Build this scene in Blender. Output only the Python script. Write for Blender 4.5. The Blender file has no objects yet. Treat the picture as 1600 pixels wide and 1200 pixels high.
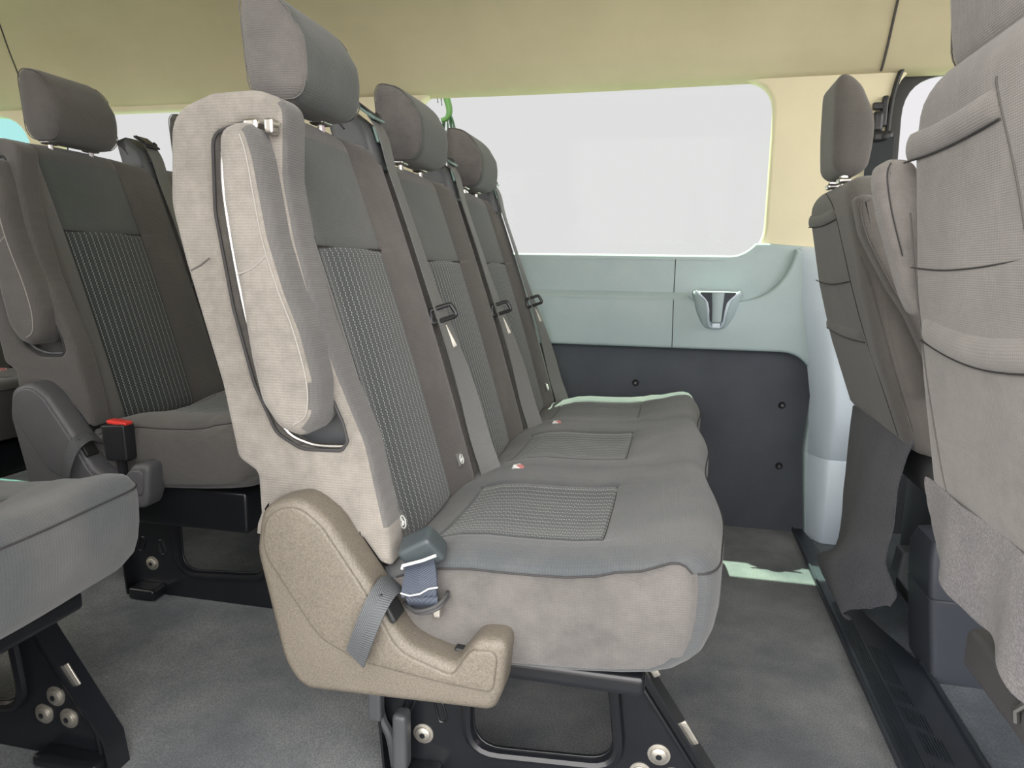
import bpy, bmesh, math, random
from mathutils import Vector, Matrix
random.seed(7)
S = bpy.context.scene
COL = S.collection
# ------------------------------------------------------------------ camera
XR = Vector((0.975, 0.222, 0.016)); YR = Vector((0.052, -0.156, -0.986)); ZR = Vector((-0.216, 0.963, -0.164))
ZR.normalize(); XR = (XR - ZR * XR.dot(ZR)).normalized(); YR = ZR.cross(XR).normalized()
CAM = Vector((0, 0, 0.83)); FPX = 1108.0
cd = bpy.data.cameras.new('camera'); cam = bpy.data.objects.new('camera', cd); COL.objects.link(cam)
cd.sensor_width = 36.0; cd.lens = 36.0 * FPX / 1600.0; cd.clip_start = 0.02; cd.clip_end = 200
M = Matrix((XR, -YR, -ZR)).transposed().to_4x4(); M.translation = CAM
cam.matrix_world = M; S.camera = cam
def at(px, py, Y=None, X=None, Z=None):
    """photo pixel -> point on the plane y=Y, x=X or z=Z of the van"""
    d = XR * (px - 800) + YR * (py - 600) + ZR * FPX
    if Y is not None: return CAM + d * ((Y - CAM.y) / d.y)
    if X is not None: return CAM + d * ((X - CAM.x) / d.x)
    return CAM + d * ((Z - CAM.z) / d.z)
# ------------------------------------------------------------------ world, sun, exposure
W = bpy.data.worlds.new('sky'); S.world = W; W.use_nodes = True
wn = W.node_tree.nodes; wl = W.node_tree.links
bg = wn['Background']; bg.inputs[1].default_value = 1.0
tc = wn.new('ShaderNodeTexCoord'); sp = wn.new('ShaderNodeSeparateXYZ'); wl.new(tc.outputs['Generated'], sp.inputs[0])
mr = wn.new('ShaderNodeMapRange'); wl.new(sp.outputs['Y'], mr.inputs['Value'])
mr.inputs['From Min'].default_value = -0.4; mr.inputs['From Max'].default_value = 0.08
mx = wn.new('ShaderNodeMix'); mx.data_type = 'RGBA'; wl.new(mr.outputs['Result'], mx.inputs[0])
mx.inputs[6].default_value = (6.0, 5.85, 5.7, 1)      # sky brightened behind the camera, added as fill through the open door
mx.inputs[7].default_value = (0.998, 0.765, 0.998, 1)     # sky beyond the windows, shifted to magenta so green panes show grey
wl.new(mx.outputs[2], bg.inputs[0])
sd = bpy.data.lights.new('sun', 'SUN'); sd.energy = 15.0; sd.angle = math.radians(0.6); sd.color = (1, 0.97, 0.9)
so = bpy.data.objects.new('sun', sd); COL.objects.link(so)
so.rotation_euler = Vector((0.25, -0.33, -1)).to_track_quat('-Z', 'Y').to_euler(); so.location = (0, 5, 6)
S.view_settings.view_transform = 'Standard'; S.view_settings.look = 'None'
S.view_settings.exposure = 0.0; S.view_settings.gamma = 1.0; S.view_settings.use_curve_mapping = False

# ------------------------------------------------------------------ materials
MAT = {}
def nm(name):
    m = bpy.data.materials.new(name); m.use_nodes = True; MAT[name] = m
    nt = m.node_tree; b = nt.nodes['Principled BSDF']
    return m, nt, b
def mathn(nt, op, a, b=None, c=None):
    n = nt.nodes.new('ShaderNodeMath'); n.operation = op
    for i, v in enumerate((a, b, c)):
        if v is None: continue
        if isinstance(v, (int, float)): n.inputs[i].default_value = v
        else: nt.links.new(v, n.inputs[i])
    return n.outputs[0]
def noise(nt, vec, scale, detail=4, rough=0.6):
    n = nt.nodes.new('ShaderNodeTexNoise'); n.inputs['Scale'].default_value = scale
    n.inputs['Detail'].default_value = detail; n.inputs['Roughness'].default_value = rough
    if vec is not None: nt.links.new(vec, n.inputs['Vector'])
    return n.outputs['Fac']
def ramp(nt, fac, lo, hi, c0, c1):
    r = nt.nodes.new('ShaderNodeValToRGB'); nt.links.new(fac, r.inputs[0])
    r.color_ramp.elements[0].position = lo; r.color_ramp.elements[1].position = hi
    r.color_ramp.elements[0].color = (*c0, 1); r.color_ramp.elements[1].color = (*c1, 1)
    return r.outputs[0]
def mixc(nt, fac, a, b):
    m = nt.nodes.new('ShaderNodeMix'); m.data_type = 'RGBA'
    for sck, v in ((0, fac), (6, a), (7, b)):
        if isinstance(v, tuple): m.inputs[sck].default_value = (*v, 1)
        elif isinstance(v, (int, float)): m.inputs[sck].default_value = v
        else: nt.links.new(v, m.inputs[sck])
    return m.outputs[2]
def bump(nt, b, h, strength, dist):
    n = nt.nodes.new('ShaderNodeBump'); n.inputs['Strength'].default_value = strength; n.inputs['Distance'].default_value = dist
    nt.links.new(h, n.inputs['Height']); nt.links.new(n.outputs[0], b.inputs['Normal'])
def coords(nt):
    t = nt.nodes.new('ShaderNodeTexCoord'); return t.outputs['Object'], t.outputs['UV']
def fabric(name, base, dusty, amount=0.5, rib=0.0036, stripes=False, weave=1.0, mott=0.0):
    m, nt, b = nm(name); ob, uv = coords(nt)
    f1 = noise(nt, ob, 5.0, 5, 0.65); f2 = noise(nt, ob, 620, 2, 0.6)
    c = ramp(nt, f1, 0.62 - amount * 0.35, 0.95 - amount * 0.3, base, dusty)
    s = nt.nodes.new('ShaderNodeSeparateXYZ'); nt.links.new(uv, s.inputs[0])
    v = mathn(nt, 'SINE', mathn(nt, 'MULTIPLY', s.outputs[1], 2 * math.pi / rib))
    u = mathn(nt, 'SINE', mathn(nt, 'MULTIPLY', s.outputs[0], 2 * math.pi / (rib * 1.4)))
    w = mathn(nt, 'ADD', mathn(nt, 'MULTIPLY', v, 0.6), mathn(nt, 'MULTIPLY', u, 0.25))
    if stripes:
        ph = mathn(nt, 'MULTIPLY', s.outputs[1], 1 / 0.0074)
        fr = mathn(nt, 'FRACT', ph)
        side = mathn(nt, 'MULTIPLY', mathn(nt, 'GREATER_THAN', fr, 0.5), 0.0020)
        uu = mathn(nt, 'FRACT', mathn(nt, 'MULTIPLY', mathn(nt, 'ADD', s.outputs[0], side), 1 / 0.0158))
        line = mathn(nt, 'LESS_THAN', mathn(nt, 'ABSOLUTE', mathn(nt, 'SUBTRACT', uu, 0.5)), 0.095)
        dash = mathn(nt, 'GREATER_THAN', mathn(nt, 'FRACT', mathn(nt, 'MULTIPLY', ph, 2)), 0.34)
        l2 = mathn(nt, 'GREATER_THAN', mathn(nt, 'ABSOLUTE', mathn(nt, 'SUBTRACT', uu, 0.5)), 0.36)
        c = mixc(nt, mathn(nt, 'MULTIPLY', l2, 0.45), c, (0.10, 0.125, 0.13))
        c = mixc(nt, mathn(nt, 'MULTIPLY', line, dash), c, (0.46, 0.50, 0.49))
    if mott: c = mixc(nt, mathn(nt, 'MULTIPLY', mathn(nt, 'SUBTRACT', noise(nt, ob, 38, 5, 0.7), 0.35), mott * 2.6), c, tuple(min(1, x * 1.25) for x in dusty))
    c = mixc(nt, mathn(nt, 'MULTIPLY', f2, 0.34), c, (0.02, 0.02, 0.02))
    c = mixc(nt, mathn(nt, 'MULTIPLY_ADD', w, 0.13 * weave, 0.11), c, (0.015, 0.015, 0.016))
    nt.links.new(c, b.inputs['Base Color']); b.inputs['Roughness'].default_value = 0.95
    b.inputs['Sheen Weight'].default_value = 0.25; b.inputs['Sheen Roughness'].default_value = 0.6; b.inputs['Specular IOR Level'].default_value = 0.15
    h = mathn(nt, 'ADD', w, mathn(nt, 'MULTIPLY', f2, 1.2)); bump(nt, b, h, 0.35, 0.0007)
    return m
def plastic(name, col, rough=0.5, grain=0.3, col2=None, spec=0.5, gscale=700, metal=0.0, coat=0.0, speck=0.0):
    m, nt, b = nm(name); ob, uv = coords(nt)
    f = noise(nt, ob, gscale, 2); f1 = noise(nt, ob, 7, 5)
    c = ramp(nt, f1, 0.35, 0.75, col, col2 or tuple(x * 1.15 for x in col))
    if speck: c = mixc(nt, mathn(nt, 'MULTIPLY', f, speck * 2), c, tuple(x * 0.25 for x in col))
    nt.links.new(c, b.inputs['Base Color']); b.inputs['Roughness'].default_value = rough
    b.inputs['Specular IOR Level'].default_value = spec; b.inputs['Metallic'].default_value = metal
    b.inputs['Coat Weight'].default_value = coat
    if grain > 0: bump(nt, b, f, grain, 0.0008)
    return m
FA = (0.112, 0.104, 0.098); FD = (0.30, 0.275, 0.245)
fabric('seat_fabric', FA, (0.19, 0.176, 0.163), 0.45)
fabric('dusty_fabric', (0.185, 0.17, 0.152), (0.335, 0.308, 0.272), 0.75, rib=0.0034, weave=0.2, mott=0.5)
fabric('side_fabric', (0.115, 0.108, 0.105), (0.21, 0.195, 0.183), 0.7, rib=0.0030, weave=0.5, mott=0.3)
fabric('upper_fabric', (0.080, 0.094, 0.089), (0.135, 0.146, 0.136), 0.35, rib=0.0034)  # forward-facing cloth, darkened in colour where less door light falls
fabric('stripe_fabric', (0.034, 0.044, 0.048), (0.055, 0.066, 0.068), 0.4, stripes=True)
fabric('cushion_fabric', (0.092, 0.103, 0.112), (0.175, 0.173, 0.170), 0.5, rib=0.0036)
fabric('clean_fabric', (0.112, 0.105, 0.100), (0.165, 0.152, 0.142), 0.4, rib=0.0034)
fabric('clean_upper', (0.098, 0.112, 0.108), (0.13, 0.142, 0.136), 0.4, rib=0.0034)
fabric('front_back', (0.21, 0.195, 0.185), (0.31, 0.288, 0.268), 0.7, rib=0.0022, weave=0.2, mott=0.3)
fabric('driver_back', (0.135, 0.125, 0.115), (0.19, 0.175, 0.16), 0.5, rib=0.0022)
plastic('seam', (0.055, 0.054, 0.055), 0.8, 0, spec=0.1)
plastic('thread', (0.10, 0.095, 0.09), 0.8, 0, spec=0.1)
plastic('pale_thread', (0.30, 0.285, 0.265), 0.8, 0, spec=0.1)
plastic('shield_plastic', (0.205, 0.180, 0.145), 0.5, 0.8, (0.25, 0.22, 0.178), gscale=420, speck=0.45)  # lighter copy of the shield plastic: dust plus door light in its colour
plastic('shield_dark', (0.085, 0.085, 0.092), 0.45, 0.5, (0.11, 0.11, 0.118), gscale=420)  # same plastic in a darker copy, shade of the deeper rows painted in
plastic('black_plastic', (0.018, 0.019, 0.022), 0.35, 0.15)
plastic('buckle_slate', (0.05, 0.062, 0.068), 0.35, 0.2)
plastic('housing_plastic', (0.075, 0.08, 0.086), 0.42, 0.2)
plastic('teal_insert', (0.16, 0.24, 0.22), 0.25, 0.0)
plastic('black_paint', (0.010, 0.011, 0.014), 0.28, 0.15, (0.014, 0.015, 0.018), gscale=60, coat=0.25)
plastic('steel', (0.55, 0.53, 0.50), 0.3, 0.2, metal=1.0)
plastic('zinc', (0.42, 0.40, 0.36), 0.45, 0.5, (0.6, 0.57, 0.5), metal=0.8, gscale=300)
plastic('red_plastic', (0.75, 0.05, 0.04), 0.35, 0)
plastic('faded_red', (0.62, 0.22, 0.22), 0.45, 0)
plastic('white_print', (0.75, 0.76, 0.74), 0.5, 0)
plastic('tag_grey', (0.16, 0.16, 0.155), 0.6, 0.2)
plastic('trim_grey', (0.43, 0.54, 0.56), 0.5, 0.35, (0.48, 0.585, 0.605), gscale=600, speck=0.12)  # slight teal in the base colour stands in for cool window light
plastic('pillar_grey', (0.66, 0.76, 0.86), 0.45, 0.35, (0.70, 0.80, 0.90), gscale=600)
plastic('dark_panel', (0.085, 0.095, 0.115), 0.7, 0.5, (0.108, 0.119, 0.142), gscale=500, spec=0.3, speck=0.3)
plastic('cream_trim', (0.76, 0.70, 0.50), 0.65, 0.15, (0.80, 0.74, 0.53), spec=0.25)
plastic('rubber', (0.015, 0.017, 0.017), 0.5, 0.1)
plastic('sill_plastic', (0.024, 0.029, 0.038), 0.33, 0.3, (0.034, 0.042, 0.055), gscale=300)
plastic('pedestal_plastic', (0.055, 0.062, 0.078), 0.45, 0.5, gscale=500)
plastic('tray_plastic', (0.16, 0.175, 0.185), 0.45, 0.5, gscale=400)
plastic('valance_plastic', (0.075, 0.072, 0.075), 0.5, 0.4, gscale=500)
plastic('leaf', (0.035, 0.075, 0.018), 0.6, 0, (0.06, 0.12, 0.03))
plastic('dark_leaf', (0.02, 0.05, 0.025), 0.5, 0)
plastic('bark', (0.15, 0.12, 0.08), 0.9, 0.5, gscale=30)
plastic('concrete', (0.20, 0.195, 0.185), 0.9, 0.3, (0.25, 0.245, 0.23), gscale=40)
plastic('webbing_plain', (0.05, 0.05, 0.052), 0.7, 0.2)
def webbing(name, col):
    m, nt, b = nm(name); ob, uv = coords(nt)
    s = nt.nodes.new('ShaderNodeSeparateXYZ'); nt.links.new(uv, s.inputs[0])
    v = mathn(nt, 'SINE', mathn(nt, 'MULTIPLY', mathn(nt, 'ADD', s.outputs[1], mathn(nt, 'MULTIPLY', mathn(nt, 'ABSOLUTE', s.outputs[0]), 0.5)), 2 * math.pi / 0.003))
    c = mixc(nt, mathn(nt, 'MULTIPLY_ADD', v, 0.2, 0.25), col, tuple(x * 0.4 for x in col))
    nt.links.new(c, b.inputs['Base Color']); b.inputs['Roughness'].default_value = 0.55; bump(nt, b, v, 0.4, 0.0006)
webbing('webbing', (0.20, 0.205, 0.20)); webbing('blue_webbing', (0.055, 0.068, 0.098)); webbing('strap_webbing', (0.085, 0.092, 0.10)); webbing('dark_webbing', (0.045, 0.055, 0.065))
# carpet
def carpet(name, a, b_, c_, sc=3.0):
    m, nt, b = nm(name); ob, uv = coords(nt)
    f = noise(nt, ob, sc, 6, 0.6); f2 = noise(nt, ob, 350, 3, 0.7); f3 = noise(nt, ob, 1.7, 3, 0.5)
    c = ramp(nt, f, 0.38, 0.68, a, b_); c = mixc(nt, mathn(nt, 'MULTIPLY', f3, 0.5), c, c_)
    g = mixc(nt, mathn(nt, 'GREATER_THAN', f2, 0.52), tuple(x * 0.35 for x in a), c); c = mixc(nt, 0.45, c, g)
    nt.links.new(c, b.inputs['Base Color']); b.inputs['Roughness'].default_value = 1.0; b.inputs['Specular IOR Level'].default_value = 0.05
    b.inputs['Sheen Weight'].default_value = 0.3; bump(nt, b, f2, 0.9, 0.004)
fabric('shaded_rib_fabric', (0.125, 0.122, 0.12), (0.19, 0.182, 0.175), 0.5, rib=0.003)  # ribbed cloth whose darker tone paints shade on forward faces
carpet('carpet', (0.10, 0.117, 0.142), (0.42, 0.43, 0.435), (0.19, 0.202, 0.215), 3.2)
carpet('carpet_front', (0.06, 0.085, 0.12), (0.17, 0.22, 0.27), (0.10, 0.125, 0.15), 5)
carpet('flap_carpet', (0.070, 0.073, 0.096), (0.115, 0.115, 0.138), (0.085, 0.088, 0.11), 9)
carpet('flap_light', (0.17, 0.162, 0.172), (0.27, 0.25, 0.25), (0.2, 0.19, 0.2), 12)
# headliner
m, nt, b = nm('headliner'); ob, uv = coords(nt)
f = noise(nt, ob, 2.2, 5, 0.6)
mp = nt.nodes.new('ShaderNodeMapping'); mp.inputs['Scale'].default_value = (0.6, 4, 4); nt.links.new(ob, mp.inputs[0])
f2 = noise(nt, mp.outputs[0], 2.0, 4, 0.6)
c = ramp(nt, f, 0.3, 0.75, (0.60, 0.545, 0.36), (0.76, 0.68, 0.48)); c = mixc(nt, mathn(nt, 'MULTIPLY', f2, 0.5), c, (0.52, 0.48, 0.33))
nt.links.new(c, b.inputs['Base Color']); b.inputs['Roughness'].default_value = 0.95; b.inputs['Specular IOR Level'].default_value = 0.1
bump(nt, b, noise(nt, ob, 500, 2), 0.3, 0.001)
def glass(name, tint):
    m, nt, b = nm(name); out = nt.nodes['Material Output']; nt.nodes.remove(b)
    t = nt.nodes.new('ShaderNodeBsdfTransparent'); t.inputs[0].default_value = (*tint, 1)
    g = nt.nodes.new('ShaderNodeBsdfGlossy'); g.inputs['Roughness'].default_value = 0.02
    mixs = nt.nodes.new('ShaderNodeMixShader'); mixs.inputs[0].default_value = 0.003
    nt.links.new(t.outputs[0], mixs.inputs[1]); nt.links.new(g.outputs[0], mixs.inputs[2])
    nt.links.new(mixs.outputs[0], out.inputs[0])
glass('glass_clear', (0.86, 0.985, 0.86)); glass('glass_cyan', (0.66, 1.04, 0.90)); glass('glass_front', (0.93, 1.05, 0.93))

# ------------------------------------------------------------------ mesh helpers
def link(name, me, mats, parent=None):
    o = bpy.data.objects.new(name, me); COL.objects.link(o)
    if mats is not None:
        for k in (mats if isinstance(mats, (list, tuple)) else [mats]): me.materials.append(MAT[k])
    if parent: o.parent = parent; o.matrix_parent_inverse = Matrix.Identity(4); o.location = -absloc(parent)
    return o
def absloc(o):
    v = Vector(o.location)
    while o.parent: o = o.parent; v += Vector(o.location)
    return v
def thing(name, label, cat, loc=(0, 0, 0), group=None):
    o = bpy.data.objects.new(name, None); COL.objects.link(o); o.location = loc; o.empty_display_size = 0.05
    o['label'] = label; o['category'] = cat
    if group: o['group'] = group
    return o
def struct(o): o['kind'] = 'structure'; return o
class MB:
    """collects shapes in van coordinates; each face keeps a material slot"""
    def __init__(s): s.v = []; s.f = []; s.m = []; s.uv = []
    def add(s, vs, fs, mi=0, uvs=None):
        o = len(s.v); s.v += [tuple(x) for x in vs]
        for k, f in enumerate(fs):
            s.f.append([i + o for i in f]); s.m.append(mi if isinstance(mi, int) else mi[k])
            s.uv.append([uvs[i] for i in f] if uvs else None)
    def grid(s, rows, mi=0, closed=False, uv=None, flip=False):
        n = len(rows[0]); vs = [p for r in rows for p in r]; fs = []; ms = []; 
        for j in range(len(rows) - 1):
            for i in range(n if closed else n - 1):
                k = (i + 1) % n; q = [j * n + i, j * n + k, (j + 1) * n + k, (j + 1) * n + i]
                if flip: q.reverse()
                fs.append(q); ms.append(mi(i, j) if callable(mi) else mi)
        us = [u for r in uv for u in r] if uv else None
        s.add(vs, fs, ms, us)
    def tube(s, pts, r, mi=0, n=8, closed=False, caps=True):
        pts = [Vector(p) for p in pts]; N = len(pts); rows = []; up = None
        for i, p in enumerate(pts):
            a = pts[i - 1] if (i > 0 or closed) else p; b_ = pts[(i + 1) % N] if (i < N - 1 or closed) else p
            t = (b_ - a).normalized()
            if up is None:
                up = Vector((0, 0, 1)) if abs(t.z) < 0.9 else Vector((1, 0, 0))
            x = t.cross(up).normalized(); y = x.cross(t).normalized(); up = y
            rr = r[i] if isinstance(r, (list, tuple)) else r
            rows.append([p + (x * math.cos(2 * math.pi * k / n) + y * math.sin(2 * math.pi * k / n)) * rr for k in range(n)])
        if closed: rows.append(rows[0])
        s.grid(rows, mi, True)
        if caps and not closed:
            s.add(rows[0], [list(range(n))[::-1]], mi); s.add(rows[-1], [list(range(n))], mi)
    def ribbon(s, pts, wid, th=0.0016, mi=0):
        """pts: centres, wid: half-width vectors"""
        pts = [Vector(p) for p in pts]; rows = []; uvr = []; L = 0
        for i, p in enumerate(pts):
            t = (pts[min(i + 1, len(pts) - 1)] - pts[max(i - 1, 0)]).normalized(); w = Vector(wid[i]) if isinstance(wid[0], (list, tuple, Vector)) else Vector(wid)
            nn = t.cross(w).normalized() * th * 0.5
            if i: L += (p - pts[i - 1]).length
            hw = w.length
            rows.append([p - w + nn, p + nn, p + w + nn, p + w - nn, p - nn, p - w - nn]); uvr.append([(-hw, L), (0, L), (hw, L), (hw, L), (0, L), (-hw, L)])
        s.grid(rows, mi, True, uvr)
        s.add(rows[0], [[0, 1, 2, 3, 4, 5]], mi); s.add(rows[-1], [[5, 4, 3, 2, 1, 0]], mi)
    def box(s, c, sz, r=0.004, mi=0, n=3, fn=None, rot=None):
        """rounded box: centre, full size, corner radius; fn deforms the unit coordinates' point"""
        c = Vector(c); h = [q / 2 for q in sz]; r = min(r, min(h) * 0.999); K = 2 * n + 6
        for ax in range(3):
            for sg in (-1, 1):
                a1, a2 = (ax + 1) % 3, (ax + 2) % 3
                def ticks(hh):
                    e = [-hh + r * (1 - math.cos(math.pi / 2 * k / n)) for k in range(n)]
                    mid = [-(hh - r) + (2 * (hh - r)) * k / 6 for k in range(7)]
                    return e + mid + [-x for x in reversed(e)]
                rows = []
                t1, t2 = ticks(h[a1]), ticks(h[a2])
                for u in t1:
                    row = []
                    for v in t2:
                        p = [0, 0, 0]; p[ax] = sg * h[ax]; p[a1] = u; p[a2] = v
                        q = [max(-h[k] + r, min(h[k] - r, p[k])) for k in range(3)]
                        d = Vector([p[k] - q[k] for k in range(3)])
                        if d.length > 1e-9: d = d.normalized() * r
                        P = Vector(q) + d
                        if fn: P = Vector(fn(P))
                        if rot: P = rot @ P
                        row.append(c + P)
                    rows.append(row)
                uv = [[(p[(ax + 1) % 3] if ax != 1 else p[0], p[2] if ax != 2 else p[0]) for p in row] for row in rows]
                s.grid(rows, mi, uv=uv, flip=(sg < 0))
    def disc(s, c, nrm, r, th, mi=0, n=20, bev=0.3):
        c = Vector(c); nrm = Vector(nrm).normalized(); a = nrm.orthogonal().normalized(); b_ = nrm.cross(a)
        def ring(rr, t): return [c + nrm * t + (a * math.cos(2 * math.pi * k / n) + b_ * math.sin(2 * math.pi * k / n)) * rr for k in range(n)]
        rows = [ring(r, 0), ring(r, th * (1 - bev)), ring(r * (1 - bev * 0.6), th)]
        s.grid(rows, mi, True); s.add(rows[0], [list(range(n))[::-1]], mi); s.add(rows[-1], [list(range(n))], mi)
    def build(s, name, mats, parent=None, smooth=True, merge=1e-5, angle=40):
        me = bpy.data.meshes.new(name); me.from_pydata(s.v, [], s.f)
        uvl = me.uv_layers.new(name='UVMap')
        li = 0
        for k, p in enumerate(me.polygons):
            p.material_index = s.m[k]; p.use_smooth = smooth
            for q in range(len(p.vertices)):
                if s.uv[k]: uvl.data[li].uv = s.uv[k][q]
                else:
                    v = s.v[p.vertices[q]]; uvl.data[li].uv = (v[0], v[2])
                li += 1
        bm = bmesh.new(); bm.from_mesh(me)
        if merge: bmesh.ops.remove_doubles(bm, verts=bm.verts, dist=merge)
        bmesh.ops.recalc_face_normals(bm, faces=bm.faces)
        bm.to_mesh(me); bm.free()
        if smooth: me.set_sharp_from_angle(angle=math.radians(angle))
        return link(name, me, mats, parent)
def fil(pts, r, n=6):
    """round the corners of a closed polygon; r one radius or one per corner"""
    out = []; N = len(pts)
    for i in range(N):
        p = Vector(pts[i]); a = Vector(pts[i - 1]) - p; b_ = Vector(pts[(i + 1) % N]) - p
        rr = r[i] if isinstance(r, (list, tuple)) else r
        ang = a.angle(b_) if a.length > 1e-9 and b_.length > 1e-9 else math.pi
        t = rr / max(math.tan(ang / 2), 1e-3); t = min(t, a.length * 0.49, b_.length * 0.49)
        if ang > 3.1 or t < 1e-5: out.append(tuple(p)); continue
        A = p + a.normalized() * t; B = p + b_.normalized() * t
        for k in range(n + 1):
            q = k / n; out.append(tuple(A * (1 - q) ** 2 + p * 2 * q * (1 - q) + B * q * q))
    return out
def cr(pts, n=6, closed=False):
    """Catmull-Rom through points of any dimension"""
    P = [Vector(p) for p in pts]; N = len(P); out = []
    rng = range(N) if closed else range(N - 1)
    for i in rng:
        p0 = P[i - 1] if (i > 0 or closed) else P[0]; p1 = P[i]; p2 = P[(i + 1) % N]; p3 = P[(i + 2) % N] if (i + 2 < N or closed) else P[-1]
        for k in range(n):
            t = k / n
            out.append(0.5 * ((2 * p1) + (p2 - p0) * t + (2 * p0 - 5 * p1 + 4 * p2 - p3) * t * t + (3 * p1 - p0 - 3 * p2 + p3) * t ** 3))
    if not closed: out.append(P[-1])
    return [tuple(p) for p in out]
def plate(name, outer, holes, y0, y1, bev, mats, parent=None, axis='Y', bres=3):
    """solid plate from an outline (x,z) with holes, between y0 and y1 (axis X: outline is (y,z))"""
    cu = bpy.data.curves.new(name, 'CURVE'); cu.dimensions = '2D'; cu.fill_mode = 'BOTH'
    for k, poly in enumerate([outer] + list(holes)):
        area = sum(poly[i - 1][0] * poly[i][1] - poly[i][0] * poly[i - 1][1] for i in range(len(poly)))
        if (area < 0) == (k == 0): poly = list(reversed(poly))
        sp_ = cu.splines.new('POLY'); sp_.points.add(len(poly) - 1)
        for i, p in enumerate(poly): sp_.points[i].co = (p[0], p[1], 0, 1)
        sp_.use_cyclic_u = True
    e = abs(y1 - y0) / 2; cu.extrude = max(e - bev, 0); cu.bevel_depth = bev; cu.bevel_resolution = bres; cu.offset = -bev
    to = bpy.data.objects.new('tmp', cu); COL.objects.link(to)
    dg = bpy.context.evaluated_depsgraph_get(); me = bpy.data.meshes.new_from_object(to.evaluated_get(dg))
    bpy.data.objects.remove(to); bpy.data.curves.remove(cu)
    me.name = name; yc = (y0 + y1) / 2
    if axis == 'Y':
        for v in me.vertices: x, z, d = v.co; v.co = (x, yc - d, z)
    elif axis == 'X':
        for v in me.vertices: y, z, d = v.co; v.co = (yc + d, y, z)
    else:
        for v in me.vertices: x, y, d = v.co; v.co = (x, y, yc + d)
    me.materials.clear()
    bm = bmesh.new(); bm.from_mesh(me); bmesh.ops.remove_doubles(bm, verts=bm.verts, dist=1e-5)
    bmesh.ops.recalc_face_normals(bm, faces=bm.faces); bm.to_mesh(me); bm.free()
    uvl = me.uv_layers.new(name='UVMap') if not me.uv_layers else me.uv_layers[0]
    for p in me.polygons:
        p.use_smooth = True
        for li in p.loop_indices:
            c_ = me.vertices[me.loops[li].vertex_index].co; uvl.data[li].uv = (c_.y if axis == 'X' else c_.x, c_.z)
    me.set_sharp_from_angle(angle=math.radians(35))
    return link(name, me, mats, parent)
def assign(o, key, cond):
    o.data.materials.append(MAT[key]); k = len(o.data.materials) - 1
    for p in o.data.polygons:
        if cond(p.normal, p.center): p.material_index = k
def interp(tab, x):
    if x <= tab[0][0]: return tab[0][1]
    for a, b_ in zip(tab, tab[1:]):
        if x <= b_[0]:
            t = (x - a[0]) / (b_[0] - a[0]); return a[1] + (b_[1] - a[1]) * t
    return tab[-1][1]
def sm(t): t = max(0, min(1, t)); return t * t * (3 - 2 * t)

# ------------------------------------------------------------------ the van's shell
XB, XF, YW, YD = -3.6, 1.7, 2.33, 0.33       # rear, front, driver-side wall, passenger-side wall
def flat(name, x0, x1, y0, y1, zf, th, mat, nx=40, ny=24):
    mb = MB(); xs = [x0 + (x1 - x0) * i / nx for i in range(nx + 1)]; ys = [y0 + (y1 - y0) * i / ny for i in range(ny + 1)]
    mb.grid([[(x, y, zf(x, y)) for x in xs] for y in ys], 0)
    mb.grid([[(x, y, zf(x, y) - th) for x in xs] for y in ys], 0, flip=True)
    for row in ([(x, y0) for x in xs], [(x, y1) for x in xs], [(x0, y) for y in ys], [(x1, y) for y in ys]):
        mb.grid([[(x, y, zf(x, y)) for x, y in row], [(x, y, zf(x, y) - th) for x, y in row]], 0)
    return mb.build(name, mat)
def floor_z(x): return 0.03 * sm((-0.35 - x) / 0.45)
struct(flat('floor', XB, XF, 0.15, 2.5, lambda x, y: floor_z(x) if x < 0.5 else 0.0, 0.05, 'carpet', 120, 20))
struct(flat('ground', -25, 25, -25, 40, lambda x, y: -0.45, 0.1, 'concrete', 4, 4))
fr_floor = flat('floor', 0.46, XF, 0.2, 2.45, lambda x, y: 0.004, 0.004, 'carpet_front', 20, 20); struct(fr_floor)

def win_poly(x0, x1, z0, z1, r): return fil([(x0, z0), (x1, z0), (x1, z1), (x0, z1)], r, 8)
W2 = win_poly(-0.86, 0.262, 0.872, 1.388, [0.09, 0.10, 0.10, 0.09])
W1 = win_poly(-2.29, -1.5, 0.872, 1.362, 0.09)
W3 = win_poly(-3.2, -2.415, 0.92, 1.362, [0.09, 0.16, 0.16, 0.09])
WD = fil([(0.595, 0.86), (1.5, 0.86), (1.3, 1.425), (0.585, 1.425)], [0.06, 0.06, 0.1, 0.13], 8)
struct(plate('wall_left', [(XB, 0.5), (XF, 0.5), (XF, 1.50), (XB, 1.50)], [W1, W2, W3, WD], YW, YW + 0.05, 0.012, 'cream_trim'))
struct(plate('wall_left', [(XB, -0.05), (XF, -0.05), (XF, 0.6), (XB, 0.6)], [], YW + 0.055, YW + 0.09, 0.004, 'dark_panel'))
def pane(name, poly, y, mat):
    o = plate(name, poly, [], y, y + 0.004, 0.0005, mat); return struct(o)
def grow(p, d):
    cx = (min(q[0] for q in p) + max(q[0] for q in p)) / 2; cz = (min(q[1] for q in p) + max(q[1] for q in p)) / 2
    hx = max(q[0] for q in p) - cx; hz = max(q[1] for q in p) - cz
    return [(cx + (q[0] - cx) * (1 + d / hx), cz + (q[1] - cz) * (1 + d / hz)) for q in p]
for k, (poly, g) in enumerate(((W2, 'glass_clear'), (W1, 'glass_clear'), (W3, 'glass_cyan'), (WD, 'glass_front'))):
    o = pane('window_%d' % (k + 1), grow(poly, 0.015), YW + 0.057, g)
    fr = plate('window_frame', grow(poly, 0.016 if k != 3 else 0.004), [grow(poly, 0.004 if k != 3 else -0.034)], YW + 0.035, YW + 0.056, 0.003, 'rubber', o)
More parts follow.
